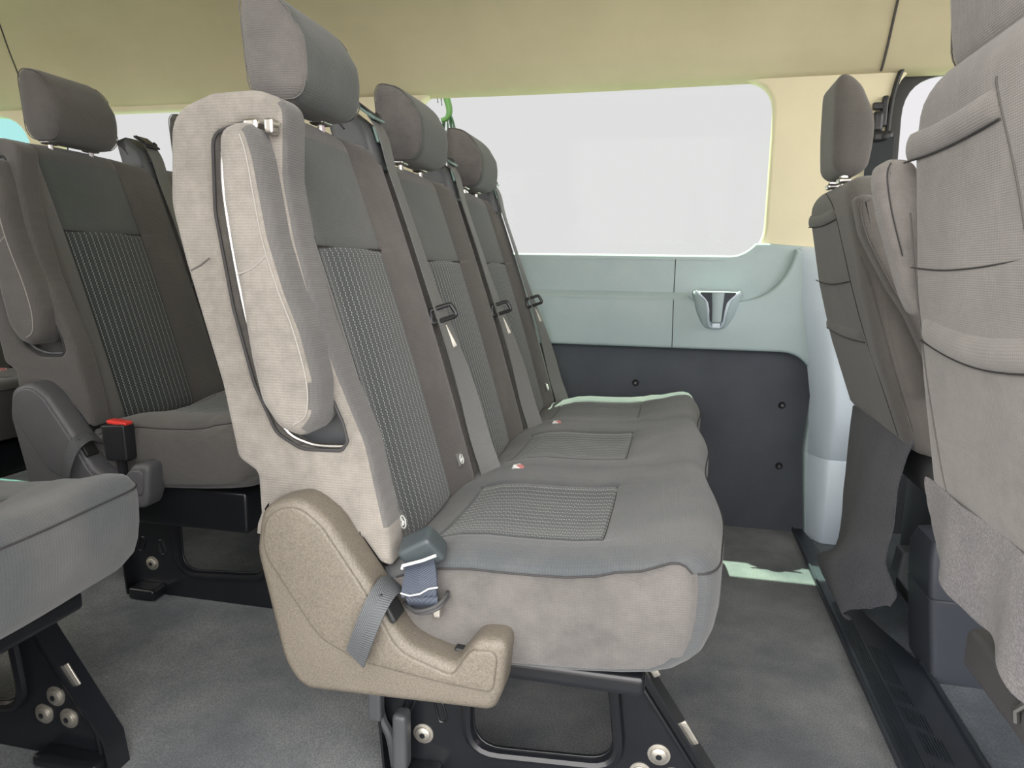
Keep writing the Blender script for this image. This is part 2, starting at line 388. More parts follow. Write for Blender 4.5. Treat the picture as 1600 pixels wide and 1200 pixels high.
# lower grey trim: upper band (recessed) and lower band (proud), a ledge between them
bot = [(XB, 0.872), (0.15, 0.872)] + [(0.160 + 0.098 * math.sin(a), 0.974 - 0.102 * math.cos(a)) for a in [0.9 * k / 8 for k in range(0, 9)]] + [(0.270, 0.911), (0.62, 0.885), (0.62, 0.40), (XB, 0.40)]
DP = fil([(-3.7, 0.574), (0.43, 0.582), (0.43, -0.2), (-3.7, -0.2)], [0.0, 0.10, 0.0, 0.0], 10)
t = struct(plate('trim_1', bot[:-2] + [(0.62, 0.70), (XB, 0.70)], [], YW - 0.016, YW + 0.02, 0.008, 'trim_grey'))
lower = [(XB, 0.748), (0.045, 0.744)] + [(0.06, 0.735), (0.20, 0.735)] + cr([(0.22, 0.738), (0.27, 0.757), (0.315, 0.80), (0.34, 0.85), (0.35, 0.893)], 5) + [(0.62, 0.885), (0.62, -0.03), (0.446, -0.03), (0.42, 0.27), (0.43, 0.45)] + \
        [(0.43 - 0.1 * (1 - math.cos(a)), 0.482 + 0.1 * math.sin(a)) for a in [math.pi / 2 * k / 8 for k in range(9)]] + [(XB, 0.574)]
t2 = struct(plate('trim_2', lower, [], YW - 0.040, YW + 0.01, 0.010, 'trim_grey'))
mb = MB()
for X0 in (0.0,):
    mb.tube([(X0, YW - 0.0162, 0.86), (X0, YW - 0.0162, 0.75)], 0.0013); mb.tube([(X0, YW - 0.0400, 0.736), (X0 + 0.003, YW - 0.0400, 0.585)], 0.0013)
mb.build('panel_joint', 'seam', t2)
for nm_, x1_, pts_ in (('ledge', 0.046, ((YW - 0.015, 0.757), (YW - 0.019, 0.7555), (YW - 0.040, 0.738), (YW - 0.0415, 0.733))), ('sill_edge', 0.15, ((YW + 0.03, 0.8735), (YW + 0.0, 0.8735), (YW - 0.014, 0.865), (YW - 0.0175, 0.857)))):
    mb = MB(); mb.grid([[(XB + (x1_ - XB) * k / 20, y_, z_) for k in range(21)] for y_, z_ in pts_], 0); mb.build(nm_, 'trim_grey', t2 if nm_ == 'ledge' else t)
t3 = struct(plate('trim_3', [(XB, 0.60), (0.50, 0.60), (0.50, -0.04), (XB, -0.04)], [], YW - 0.004, YW + 0.03, 0.004, 'dark_panel'))
for p in (at(993, 598, Y=2.325), at(1222, 633, Y=2.325), at(1217, 728, Y=2.325), Vector((-0.9, 2.32, 0.45)), Vector((-1.5, 2.32, 0.45))):
    mb = MB(); mb.disc((p.x, YW - 0.003, p.z), (0, -1, 0), 0.011, 0.010, 0, 24, 0.7); mb.disc((p.x, YW - 0.0128, p.z), (0, -1, 0), 0.002, 0.001, 1)  # tiny steel dot on the black dome stands in for its glint
    mb.build('screw', ['black_plastic', 'steel'], t3)
# rounded pillar cover at the right
rows = []
for z, x0, x1, d in ((-0.03, 0.452, 0.56, 0.05), (0.02, 0.445, 0.56, 0.075), (0.08, 0.438, 0.565, 0.085), (0.268, 0.428, 0.58, 0.085), (0.272, 0.430, 0.58, 0.081), (0.276, 0.426, 0.58, 0.085), (0.45, 0.425, 0.6, 0.085), (0.6, 0.40, 0.6, 0.08), (0.75, 0.37, 0.6, 0.06), (0.86, 0.36, 0.6, 0.045), (0.893, 0.36, 0.6, 0.03), (0.9, 0.37, 0.6, 0.0)):
    row = []
    for k in range(25):
        u = k / 24; x = x0 + (x1 - x0) * u; e = min(1, u / 0.38); f = math.sin(math.pi / 2 * e) ** 0.8; e2 = min(1, (1 - u) / 0.1)
        row.append((x, YW - 0.03 - d * f * math.sqrt(e2) + (0.0 if u < 1 else 0), z))
    rows.append(row)
mb = MB(); mb.grid(rows, 0)
o = mb.build('trim_4', 'pillar_grey', angle=60); struct(o)
# armrest-pocket (a moulded holder with a V-shaped lip) in the grey trim
hp = thing('cup_holder', 'grey moulded V-shaped cup holder set into the side trim under the window', 'cup holder', (0.13, YW - 0.03, 0.70))
mb = MB(); rows = []
for z, hw, d in ((0.765, 0.070, 0.004), (0.762, 0.0735, 0.045), (0.755, 0.074, 0.05), (0.735, 0.068, 0.05), (0.71, 0.062, 0.046), (0.69, 0.055, 0.040), (0.67, 0.046, 0.03), (0.65, 0.034, 0.016), (0.638, 0.02, 0.003)):
    row = []
    for k in range(33):
        a = math.pi * k / 32; c_ = math.cos(a); s_ = math.sin(a)
        row.append((0.130 - hw * math.copysign(abs(c_) ** 0.8, c_), YW - 0.028 - d * s_ ** 0.55, z))
    rows.append(row)
mb.grid(rows, 0)
mb.build('holder_shell', 'trim_grey', hp, angle=70)
mb = MB()
Vp = [(0.064, 0.764), (0.085, 0.748), (0.098, 0.735), (0.106, 0.70), (0.110, 0.668), (0.118, 0.655), (0.142, 0.655), (0.150, 0.668), (0.155, 0.70), (0.164, 0.735), (0.178, 0.748), (0.196, 0.764)]
mb.tube(cr([(x, YW - 0.080 + max(0, (0.70 - z)) * 0.55, z) for x, z in Vp], 4), 0.0045, 0)
mb.build('lip', 'pillar_grey', hp)
o = plate('pocket_opening', fil([(0.075, 0.762), (0.103, 0.73), (0.112, 0.672), (0.148, 0.672), (0.158, 0.73), (0.187, 0.762)], 0.004), [], YW - 0.084, YW - 0.076, 0.002, 'dark_panel', hp)
mb = MB(); mb.grid([[(0.131 + 0.016 * s_ * math.sin(a), YW - 0.084 - 0.010 * math.cos(a), z) for a in [(-1.4 + 2.8 * k / 12) for k in range(13)]] for z, s_ in ((0.76, 1.2), (0.72, 1), (0.672, 0.85))], 0)
mb.build('inner_column', 'trim_grey', hp)
mb = MB(); mb.box((0.130, YW - 0.079, 0.661), (0.024, 0.012, 0.016), 0.003); mb.build('clip', 'pillar_grey', hp)

# belt anchor and belt on the cream pillar
an = thing('seatbelt_anchor', 'black driver belt anchor and dark webbing on the cream door pillar', 'seat belt', (0.55, YW, 1.2))
mb = MB(); mb.box((0.562, YW - 0.012, 1.285), (0.016, 0.02, 0.085), 0.005); mb.box((0.545, YW - 0.012, 1.30), (0.03, 0.016, 0.02), 0.004); mb.box((0.545, YW - 0.02, 1.255), (0.028, 0.03, 0.06), 0.01)
mb.box((0.56, YW - 0.028, 1.213), (0.055, 0.022, 0.032), 0.010)
mb.build('height_adjuster', 'black_plastic', an)
mb = MB(); mb.disc((0.565, YW - 0.04, 1.212), (0, -1, 0), 0.009, 0.004); mb.build('bolt_cover', 'rubber', an)
mb = MB(); mb.ribbon([(0.555, YW - 0.03, 1.21), (0.553, YW - 0.04, 1.1), (0.55, YW - 0.05, 0.9), (0.55, YW - 0.12, 0.4)], (0.033, -0.012, 0), 0.003); mb.build('webbing', 'dark_webbing', an)

# door-window surround line, ceiling
mb = MB(); mb.tube(cr([(0.572, YW - 0.006, 0.95), (0.577, YW - 0.006, 1.2), (0.583, YW - 0.006, 1.33), (0.61, YW - 0.006, 1.415), (0.68, YW - 0.006, 1.44), (1.1, YW - 0.006, 1.445)], 6), 0.007)
struct(mb.build('trim_5', 'rubber'))
prof = cr([(YW + 0.03, 1.375), (YW - 0.006, 1.383), (YW - 0.03, 1.40), (YW - 0.07, 1.445), (YW - 0.13, 1.53), (YW - 0.22, 1.62), (YW - 0.38, 1.70), (YW - 0.7, 1.76), (1.2, 1.79), (0.6, 1.77), (0.33, 1.70), (0.24, 1.60)], 6)
xs = [XB + (XF - XB) * i / 60 for i in range(61)]
mb = MB(); mb.grid([[(x, y, z + 0.012 * sm((x + 0.6) / 1.2) * (1 if z < 1.45 else 1)) for x in xs] for y, z in prof], 0)
mb.grid([[(x, y + 0.0, z + 0.14) for x in xs] for y, z in prof], 0)
struct(mb.build('ceiling', 'headliner'))
mb = MB(); mb.tube([(0.545 + 0.03 * sm((y_ - 1.9) / 0.4) * 0 - 0.008 * math.sin((y_ - 1.6) * 4), y_, z_ + 0.009) for y_, z_ in prof if y_ < YW - 0.012 and y_ > 0.4], 0.0035)
mb.tube([(-2.35 + 0.25 * sm((2.3 - y_) / 0.5), y_, z_ + 0.001) for y_, z_ in prof if y_ < YW - 0.012 and y_ > 0.4], 0.003)
struct(mb.build('trim_6', 'thread'))
# passenger side and rear walls (the sliding-door opening stays open)
struct(plate('wall_right', [(XB, -0.05), (-0.62, -0.05), (-0.62, 1.75), (XB, 1.75)], [win_poly(-2.0, -0.9, 0.9, 1.42, 0.08), win_poly(-3.3, -2.2, 0.9, 1.42, 0.08)], YD - 0.05, YD, 0.01, 'cream_trim'))
struct(plate('wall_right', [(0.62, -0.05), (XF, -0.05), (XF, 1.75), (0.62, 1.75)], [win_poly(0.75, 1.5, 0.9, 1.42, 0.08)], YD - 0.05, YD, 0.01, 'cream_trim'))
struct(plate('wall_rear', [(YD - 0.05, -0.05), (2.42, -0.05), (2.42, 1.9), (YD - 0.05, 1.9)], [fil([(0.5, 0.95), (1.25, 0.95), (1.25, 1.45), (0.5, 1.45)], 0.08), fil([(1.4, 0.95), (2.15, 0.95), (2.15, 1.45), (1.4, 1.45)], 0.08)], XB - 0.04, XB, 0.01, 'cream_trim', axis='X'))
struct(plate('wall_front', [(YD, -0.05), (2.42, -0.05), (2.42, 0.85), (YD, 0.85)], [], XF, XF + 0.05, 0.01, 'dark_panel', axis='X'))
# ------------------------------------------------------------------ sill strip across the floor
X0, X1 = 0.41, 0.55
st = struct(plate('trim_7', fil([(X0, 0.86), (X1, 0.86), (X1 + 0.005, 1.55), (X0 + 0.085, 1.75), (X0 + 0.05, 2.2), (X0 + 0.028, 2.36), (X0, 2.36)], 0.006), [], 0.0, 0.012, 0.004, 'sill_plastic', axis='Z'))
mb = MB()
for k in range(7): mb.tube([(X0 + 0.017 + 0.0042 * k, 0.86, 0.0125), (X0 + 0.017 + 0.0042 * k, 1.08 + 0.0028 * k, 0.0125), (X0 + 0.017 + 0.0042 * k, 1.8, 0.0127)], 0.0017, n=6)
mb.tube([(X1 + 0.002, 0.86, 0.012), (X1 + 0.005, 1.55, 0.012)], 0.007, n=8)
mb.tube([(X0 + 0.003, 0.86, 0.012), (X0 + 0.003, 2.34, 0.012)], 0.004, n=8)
mb.build('ribs', 'sill_plastic', st)
mb = MB()
def hatch(x0, x1, y0, y1, sk):
    n = int((x1 - x0) / 0.0045)
    for k in range(n + 1):
        x = x0 + (x1 - x0) * k / n; o_ = sk * (x - x0)
        mb.tube([(x, y0 + o_, 0.0128), (x, y1 + o_, 0.0131)], 0.0018, n=6)
for (x0_, x1_, y0_, y1_) in ((0.462, 0.489, 1.46, 1.60), (0.462, 0.489, 1.395, 1.445), (0.462, 0.497, 1.32, 1.375), (0.470, 0.503, 1.235, 1.30), (0.462, 0.480, 1.15, 1.21), (0.462, 0.51, 1.0, 1.12)):
    hatch(x0_, x1_, y0_, y1_, -0.7)
mb.build('tread_pattern', 'sill_plastic', st)

# ------------------------------------------------------------------ rear bench seats
PW = 0.455          # width of one place
ZT = 1.049
def xfront(z): return -0.545 + (1.02 - z) * 0.316 + 0.006 * math.sin(math.pi * (z - 0.45) / 0.57)
XBK = [(0.40, -0.492), (0.45, -0.50), (0.577, -0.546), (0.673, -0.568), (0.836, -0.606), (0.9, -0.619), (0.97, -0.625), (1.04, -0.628)]
def backrest(parent, ox, oz, ya, yb, bl, br, names, tags, zt=ZT):
    """one backrest pad: bolsters bl/br (proud by), stripe insert and upper panel"""
    mb = MB(); w = yb - ya; yc = (ya + yb) / 2
    iw = 0.118; u0 = -iw - (0.0 if abs(w - PW) < 0.03 else 0.02); u1 = iw
    cen = yb - PW / 2
    zs = [0.42, 0.4215, 0.425, 0.432, 0.442] + [0.46 + (0.845 - 0.46) * k / 22 for k in range(23)] + [0.851, 0.857, 0.863] + [0.875 + (0.985 - 0.875) * k / 7 for k in range(8)] + [zt - 0.042, zt - 0.034, zt - 0.025, zt - 0.016, zt - 0.009, zt - 0.004, zt - 0.001, zt]
    ycols = sorted(set([ya + w * q for q in (0, .006, .015, .03, .05, .075, .1, .9, .925, .95, .97, .985, .994, 1)] + [cen - iw - 0.004, cen - iw, cen - iw + 0.004, cen + iw - 0.004, cen + iw, cen + iw + 0.004] + [cen - iw + 2 * iw * k / 12 for k in range(1, 12)]))
    rows = []; uvs = []
    for z in zs:
        rt, rw = 0.032, 0.05
        d = max(0, z - (zt - rt)); st_ = rt - math.sqrt(max(0, rt * rt - d * d))
        db = max(0, 0.45 - z); st_ += 0.03 - math.sqrt(max(0, 0.03 ** 2 - min(db, 0.03) ** 2))
        row = []; uv = []
        for y in ycols:
            dl, dr = y - ya, yb - y; dd = min(dl, dr)
            x = xfront(z)
            x += bl * (0.5 + 0.5 * math.cos(math.pi * min(1, dl / 0.105))) + br * (0.5 + 0.5 * math.cos(math.pi * min(1, dr / 0.105)))
            ed = 0.028; x -= (ed - math.sqrt(max(0, ed * ed - max(0, ed - dd) ** 2)))
            inside = cen - iw <= y <= cen + iw
            if inside: x += 0.006 * math.sin(math.pi * (y - cen + iw) / (2 * iw)) * (1 if z < 0.857 else 1.2)
            if abs(abs(y - cen) - iw) < 0.001: x -= 0.004
            if abs(z - 0.857) < 0.001 and inside: x -= 0.004
            cornerd = max(0, 0.055 - dd); cz = zt - (0.055 - math.sqrt(max(0, 0.055 ** 2 - cornerd ** 2))) * 0.9
            cz -= 0.012 * ((y - cen) / 0.22) ** 2
            zz = min(z, cz - (zt - z) * 0.05) if z > zt - 0.08 else z
            cb = 0.42 + (0.06 - math.sqrt(max(0, 0.06 ** 2 - max(0, 0.06 - dd) ** 2)))
            zz = max(zz, cb)
            row.append((x - st_ + ox, y, zz + oz)); uv.append((y, z / 0.953))
        nf = len(row)
        xb = interp(XBK, z) + st_ * 0.8
        for k in range(13):
            t = k / 12; y = yb - w * t; dd = min(y - ya, yb - y); ed = 0.035
            x = xb + (ed - math.sqrt(max(0, ed * ed - max(0, ed - dd) ** 2)))
            cornerd = max(0, 0.055 - dd); cz = zt - (0.055 - math.sqrt(max(0, 0.055 ** 2 - cornerd ** 2))) * 0.9 - 0.012 * ((y - cen) / 0.22) ** 2
            zz = min(z, cz - (zt - z) * 0.05) if z > zt - 0.08 else z
            row.append((x + ox, y, zz + oz)); uv.append((y, z / 0.953))
        rows.append(row); uvs.append(uv)
    def mi(i, j):
        if i + 1 < len(ycols) and cen - iw - 1e-4 <= ycols[i] and ycols[i + 1] <= cen + iw + 1e-4:
            z = (zs[j] + zs[min(j + 1, len(zs) - 1)]) / 2
            if z < 0.857: return 1
            if z < zt - 0.03: return 2
        return 0
    mb.grid(rows, mi, True, uvs)
    n = len(rows[0]); mb.add(rows[-1], [list(range(n))], 0); mb.add(rows[0], [list(range(n))[::-1]], 0)
    def P(y, z, off=0.0015):
        dl, dr = y - ya, yb - y
        x = xfront(z) + bl * (0.5 + 0.5 * math.cos(math.pi * min(1, dl / 0.105))) + br * (0.5 + 0.5 * math.cos(math.pi * min(1, dr / 0.105)))
        return (x + off - 0.004 + ox, y, z + oz)
    for y in (cen - iw, cen + iw):
        mb.tube([P(y, 0.45 + (zt - 0.05 - 0.45) * k / 20, 0.0005) for k in range(21)], 0.0012, 3, 6)
    mb.tube([P(cen - iw + 2 * iw * k / 10, 0.857, 0.004) for k in range(11)], 0.0018, 3, 6)
    mb.tube([(xfront(zt - 0.02) - 0.012 + ox - 0.02 * abs((y - cen) / 0.2) ** 2 * 0, y, zt - 0.017 + oz - 0.012 * ((y - cen) / 0.22) ** 2) for y in [cen - 0.16 + 0.32 * k / 12 for k in range(13)]], 0.0018, 3, 6)
    o = mb.build('backrest', names + ['seam'], parent)
    if tags:
        for (y, z) in tags:
            x = P(y, z, 0)[0] - ox
            mb = MB(); mb.box((x + 0.006 + ox, y, z + oz), (0.005, 0.024, 0.026), 0.002, 0, rot=Matrix.Rotation(math.radians(-17), 3, 'Y'))
            e1 = Vector((-math.sin(math.radians(17)), 0, math.cos(math.radians(17)))); c_ = Vector((x + 0.0095 + ox, y, z + oz))
            ring = [c_ + e1 * 0.0085 * math.cos(2 * math.pi * k / 20) + Vector((0, 1, 0)) * 0.0085 * math.sin(2 * math.pi * k / 20) for k in range(20)]
            mb.tube(ring, 0.0011, 1, 5, closed=True)
            mb.tube([c_ - e1 * 0.004 + Vector((0, -0.003, 0)), c_ + e1 * 0.001, c_ + Vector((0, 0.004, 0)) - e1 * 0.003], 0.0018, 1, 5)
            mb.disc(c_ + e1 * 0.004 + Vector((-0.001, -0.001, 0)), (1, 0, 0.3), 0.0022, 0.0015, 1, 8)
            mb.build('child_seat_tag', ['tag_grey', 'white_print'], o)
    return o
def headrest(parent, ox, oz, yc, mats, zt=ZT, hw=0.096, H=0.152, dz=0.0, T=0.086, lean=0.10):
    def fn(P):
        t = (P.z + H / 2) / H
        k = 1 - 0.10 * max(0, t - 0.55) - 0.16 * max(0, 0.25 - t)
        f = sm(P.x / T + 0.5); x = P.x + 0.012 * math.sin(math.pi * t) * (1.2 * f - 0.2)
        x -= 0.022 * f * max(0, t - 0.6) / 0.4
        z = P.z + (0.008 * (-P.x / 0.05) if P.z > 0 else 0)
        x -= lean * P.z
        bulge = 0.004 * math.sin(math.pi * t)
        y = P.y * k + (bulge * P.y / hw)
        return (x, y, z)
    mb = MB(); c_ = Vector((-0.553 + ox, yc, 1.129 + oz + (zt - ZT) + dz))
    mb.box(c_, (T, 2 * hw, H), 0.028, 0, 6, fn)
    for s in ((-1, 1) if mats[0] not in ('driver_back',) else ()):     # piping round the side panels
        ring = []
        for (x, z) in fil([(0.003 - T / 2, 0.004 - H / 2), (T / 2 - 0.003, 0.004 - H / 2), (T / 2 - 0.003, H / 2 - 0.004), (0.003 - T / 2, H / 2 - 0.004)], 0.026, 6):
            q = fn(Vector((x * 0.99, s * (hw - 0.010), z * 0.99))); ring.append(c_ + Vector(q))
        mb.tube(ring, 0.0010, 1, 5, closed=True)
    h = mb.build('headrest', mats + ['thread'], parent)
    if mats[0] == 'seat_fabric':  # greener fronts and lighter sides also put door light into the cloth colour
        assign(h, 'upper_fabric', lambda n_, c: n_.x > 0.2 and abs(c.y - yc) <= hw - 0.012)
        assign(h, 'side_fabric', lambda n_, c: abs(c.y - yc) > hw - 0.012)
    for s in (-1, 1):
        mb = MB(); yy = yc + s * 0.058; zz = zt + 0.008 + oz
        mb.tube([(-0.556 + ox, yy, zz - 0.02), (-0.553 + ox, yy, zz + 0.04)], 0.006, 0)
        mb.build('post', 'steel', h)
        mb = MB(); mb.box((-0.556 + ox, yy, zz - 0.002), (0.026, 0.034, 0.012), 0.005); mb.tube([(-0.556 + ox, yy, zz), (-0.556 + ox, yy, zz + 0.008)], 0.009)
        mb.build('post_collar', 'steel', h)
    return h
def belt(parent, ox, oz, y, hcol='housing_plastic', lean=0.0, full=True, glossy=True):
    """belt tower between two backrests, webbing with tongue"""
    mb = MB(); R = Matrix.Rotation(math.radians(-17), 3, 'Y')
    mb.box((-0.575 + ox, y - 0.002, 1.055 + oz), (0.075, 0.07, 0.13), 0.014, 0, 4, rot=R, fn=lambda P: (P.x - (0.040 if P.x > 0 else 0) * max(0, (P.z - 0.01) / 0.055), P.y * (1 - 0.12 * max(0, P.z / 0.065)), P.z))
    h = mb.build('belt_tower', hcol, parent)
    c0 = Vector((-0.575 + ox, y - 0.002, 1.055 + oz)); R2 = R @ Matrix.Rotation(math.radians(-38), 3, 'Y'); pc = c0 + R @ Vector((0.034, 0, 0.040))
    mb = MB(); mb.box(pc, (0.006, 0.050, 0.050), 0.0028, 0, 3, rot=R2); mb.box(pc + R @ Vector((0.008, -0.004, -0.045)), (0.006, 0.034, 0.030), 0.0028, 0, 3, rot=R)
    mb.build('belt_guide', 'teal_insert' if glossy else 'black_plastic', h)
    mb = MB(); mb.tube([pc + R2 @ Vector((0.004, a, b_)) for a, b_ in cr([(-0.023, 0.018), (-0.021, -0.012), (0.0, -0.021), (0.021, -0.012), (0.023, 0.0)], 4)], 0.0028)
    mb.build('guide_clip', 'black_plastic', h)
    pts = [(-0.548, 0, 1.095), (-0.528, 0, 1.062), (-0.512, 0.004, 1.0), (-0.48, 0.006, 0.91), (-0.438, 0.008, 0.79), (-0.40, 0.01, 0.69), (-0.37, 0.012, 0.60), (-0.345, 0.014, 0.51), (-0.322, 0.014, 0.445), (-0.315, 0.014, 0.41)]
    wv = [(0.0, 0.022, 0), (0.0, 0.0225, 0), (-0.001, 0.0225, 0), (-0.001, 0.0225, 0), (0.001, 0.0225, 0), (0.006, 0.021, 0), (0.012, 0.018, 0), (0.016, 0.014, 0), (0.0185, 0.011, 0), (0.019, 0.010, 0)]
    P = cr([(a + ox, b_ + y + lean, c_ + oz) for a, b_, c_ in pts], 4); Wv = cr(wv, 4)
    mb = MB(); mb.ribbon(P, Wv, 0.0022)
    wb = mb.build('belt_webbing', 'webbing', parent)
    if full:
        zt_ = 0.745; c_ = Vector((-0.418 + ox, y + lean + 0.004, zt_ + oz))
        mb = MB(); Rr = Matrix.Rotation(math.radians(-20), 3, 'Y') @ Matrix.Rotation(math.radians(-60), 3, 'Z')
        loop = [c_ + Rr @ Vector((0.006, a, b_)) for a, b_ in fil([(-0.026, -0.012), (0.026, -0.012), (0.020, 0.012), (-0.020, 0.012)], 0.006, 4)]
        mb.tube(loop, 0.0045, 0, 8, closed=True)
        tg = mb.build('belt_tongue', 'black_plastic', wb)
        mb = MB(); mb.box(c_ + Vector((0.014, 0.006, -0.042)), (0.003, 0.009, 0.045), 0.0013, 0, 2, rot=Rr @ Matrix.Rotation(0.15, 3, 'X'))
        mb.build('tongue_plate', 'zinc', tg)
    return h
CT = [(-0.42, 0.40), (-0.36, 0.427), (-0.33, 0.438), (-0.314, 0.444), (-0.31, 0.4415), (-0.306, 0.446), (-0.27, 0.456), (-0.23, 0.460), (-0.19, 0.460), (-0.15, 0.461), (-0.11, 0.463), (-0.079, 0.467), (-0.075, 0.464), (-0.071, 0.468), (-0.05, 0.474), (-0.02, 0.484), (0.01, 0.494), (0.035, 0.499), (0.052, 0.500), (0.064, 0.497), (0.073, 0.489), (0.078, 0.478), (0.080, 0.46), (0.080, 0.44), (0.079, 0.42), (0.075, 0.395), (0.066, 0.372), (0.05, 0.353), (0.03, 0.342), (0.0, 0.334), (-0.04, 0.328), (-0.1, 0.322), (-0.18, 0.317), (-0.3, 0.31), (-0.42, 0.31)]
NT = 21
def cushion(parent, ox, oz, y0, n, mats, slope=0.0, seamh=True):
    ya, yb = y0, y0 + n * PW; mb = MB()
    cols = [ya + q for q in (0, .002, .006, .012, .02, .03, .045, .06)] + [yb - q for q in (0, .002, .006, .012, .02, .03, .045, .06)]
    cens = [yb - PW * (k + 0.5) - 0.012 for k in range(n)]
    for c_ in cens: cols += [c_ - 0.132 - 0.004, c_ - 0.132, c_ - 0.128, c_ + 0.128, c_ + 0.132, c_ + 0.136] + [c_ - 0.132 + 0.264 * k / 10 for k in range(1, 10)] + [c_ - 0.17, c_ + 0.17, c_ - 0.15, c_ + 0.15]
    for k in range(1, n): cols += [ya + k * PW, ya + k * PW - 0.012, ya + k * PW + 0.012]
    cols = sorted(set(round(c_, 5) for c_ in cols)); rows = []; uvs = []
    def surf(x, z, y, i, sh=0):
        dl = y - ya; dr = yb - y; dd = min(dl, dr); R = 0.05
        e = R - math.sqrt(max(0, R * R - max(0, R - dd) ** 2))
        c_ = min(cens, key=lambda q: abs(q - y)); v = abs(y - c_)
        top = i < NT
        if top:
            if v > 0.135 and (abs(x + 0.31) < 0.002 or abs(x + 0.075) < 0.002): z += 0.003
            dish = 0.012 * sm((v - 0.05) / 0.15) * sm((-0.0 - x) / 0.06) + 0.003 * sm((v - 0.08) / 0.12)
            z += dish - 0.004 * math.exp(-((v - PW / 2) / 0.014) ** 2)
            z -= e * (0.42 - 0.16 * sm((x + 0.10) / 0.12))
            z -= slope * max(0, y - ya - 0.1)
            if abs(v - 0.132) < 0.001 and -0.312 < x < -0.073: z -= 0.003
            if x > -0.02: x += 0.007 * (math.cos(2 * math.pi * v / PW)) * sm((x + 0.02) / 0.08)
        else:
            x += 0.007 * math.cos(2 * math.pi * v / PW) * sm((x + 0.02) / 0.08); 
            if z < 0.36: z += e * 0.35
            if z > 0.42: z -= slope * max(0, y - ya - 0.1)
        if x > -0.02: x -= e * 0.55 * sm((x + 0.02) / 0.09)
        return x, z
    for y in cols:
        r = []; uv = []; L = 0; pv = None
        for i, (x, z) in enumerate(CT):
            X, Z = surf(x, z, y, i); p = (X + ox, y, Z + oz); r.append(p)
            if pv: L += math.hypot(x - pv[0], z - pv[1])
            pv = (x, z); uv.append((y, L))
        rows.append(r); uvs.append(uv)
    def mi(i, j):
        if i + 1 < len(CT) and CT[i][0] >= -0.3105 and CT[i + 1][0] <= -0.0745 and i < NT:
            for c_ in cens:
                if cols[j] >= c_ - 0.1322 and cols[j + 1] <= c_ + 0.1322: return 1
        return 0
    mb.grid(rows, mi, True, uvs)
    for r, s in ((rows[0], -1), (rows[-1], 1)):     # domed end faces
        cx = ox - 0.17; cz = oz + 0.39; rr = [r]; 
        for f, d in ((0.985, 0.004), (0.95, 0.008), (0.8, 0.012), (0.6, 0.015), (0.3, 0.017), (0.05, 0.017)):
            rr.append([(cx + (p[0] - cx) * f, p[1] + s * d, cz + (p[2] - cz) * f) for p in r])
        mb.grid(rr, 2, True, [[(p[0], p[2]) for p in q] for q in rr]); mb.add(rr[-1], [list(range(len(r)))], 2)
        if seamh:
            pts = [(p[0] - 0.001, p[1] + s * 0.001, p[2] + 0.001 - 0.0) for k, p in enumerate(r) if 2 <= k <= NT - 1]
            mb.tube(pts, 0.0013, 3, 6)
    i0 = NT
    mb.tube([(rows[j][i0][0] + 0.0005, rows[j][i0][1], rows[j][i0][2]) for j in range(len(cols))], 0.0013, 3, 6)
    for c_ in cens:
        for v in (-0.132, 0.132):
            y = c_ + v; mb.tube([(surf(x, z, y, i)[0] + ox, y, surf(x, z, y, i)[1] + oz) for i, (x, z) in enumerate(CT[4:13])], 0.0010, 3, 6)
        x, z = CT[12]; mb.tube([(surf(x, z, c_ + v, 12)[0] + ox, c_ + v, surf(x, z, c_ + v, 12)[1] + oz) for v in [-0.132 + 0.264 * k / 12 for k in range(13)]], 0.0010, 3, 6)
    return mb.build('seat_cushion', mats + ['seam'], parent)
END = fil([(-0.458, 1.020), (-0.50, 1.034), (-0.56, 1.032), (-0.618, 1.012), (-0.626, 0.90), (-0.610, 0.83), (-0.566, 0.673), (-0.548, 0.575), (-0.520, 0.558), (-0.518, 0.48)] +
          [(-0.448 - 0.066 * math.cos(a), 0.470 + 0.064 * math.sin(a)) for a in [math.pi * 0.97 * k / 12 for k in range(13)]] +
          [(-0.375, 0.485), (-0.350, 0.452), (-0.333, 0.447), (-0.338, 0.50), (-0.350, 0.555), (-0.362, 0.61), (-0.396, 0.69), (-0.425, 0.765), (-0.449, 0.854), (-0.462, 0.93)],
          [0.04, 0.05, 0.05, 0.05, 0.1, 0.1, 0.06, 0.02, 0.015, 0.01] + [0.001] * 13 + [0.02, 0.012, 0.012, 0.03, 0.1, 0.1, 0.1, 0.1, 0.1, 0.05], 6)
RECESS = fil([(-0.561, 0.985), (-0.499, 1.0), (-0.492, 0.985), (-0.487, 0.93), (-0.475, 0.86), (-0.451, 0.78), (-0.424, 0.69), (-0.397, 0.632), (-0.391, 0.608), (-0.400, 0.596), (-0.455, 0.594), (-0.49, 0.613), (-0.519, 0.676), (-0.544, 0.773), (-0.563, 0.891)],
             [0.02, 0.02, 0.02, 0.1, 0.1, 0.1, 0.1, 0.03, 0.008, 0.008, 0.04, 0.03, 0.1, 0.1, 0.1], 4)
ARM = fil([(-0.531, 0.985), (-0.487, 0.995), (-0.474, 0.95), (-0.459, 0.86), (-0.441, 0.80), (-0.421, 0.75), (-0.406, 0.69), (-0.409, 0.645), (-0.432, 0.616), (-0.466, 0.628), (-0.489, 0.66), (-0.501, 0.715), (-0.515, 0.815), (-0.528, 0.90)],
          [0.024, 0.024, 0.03, 0.1, 0.1, 0.1, 0.06, 0.03, 0.03, 0.03, 0.04, 0.1, 0.1, 0.1], 4)
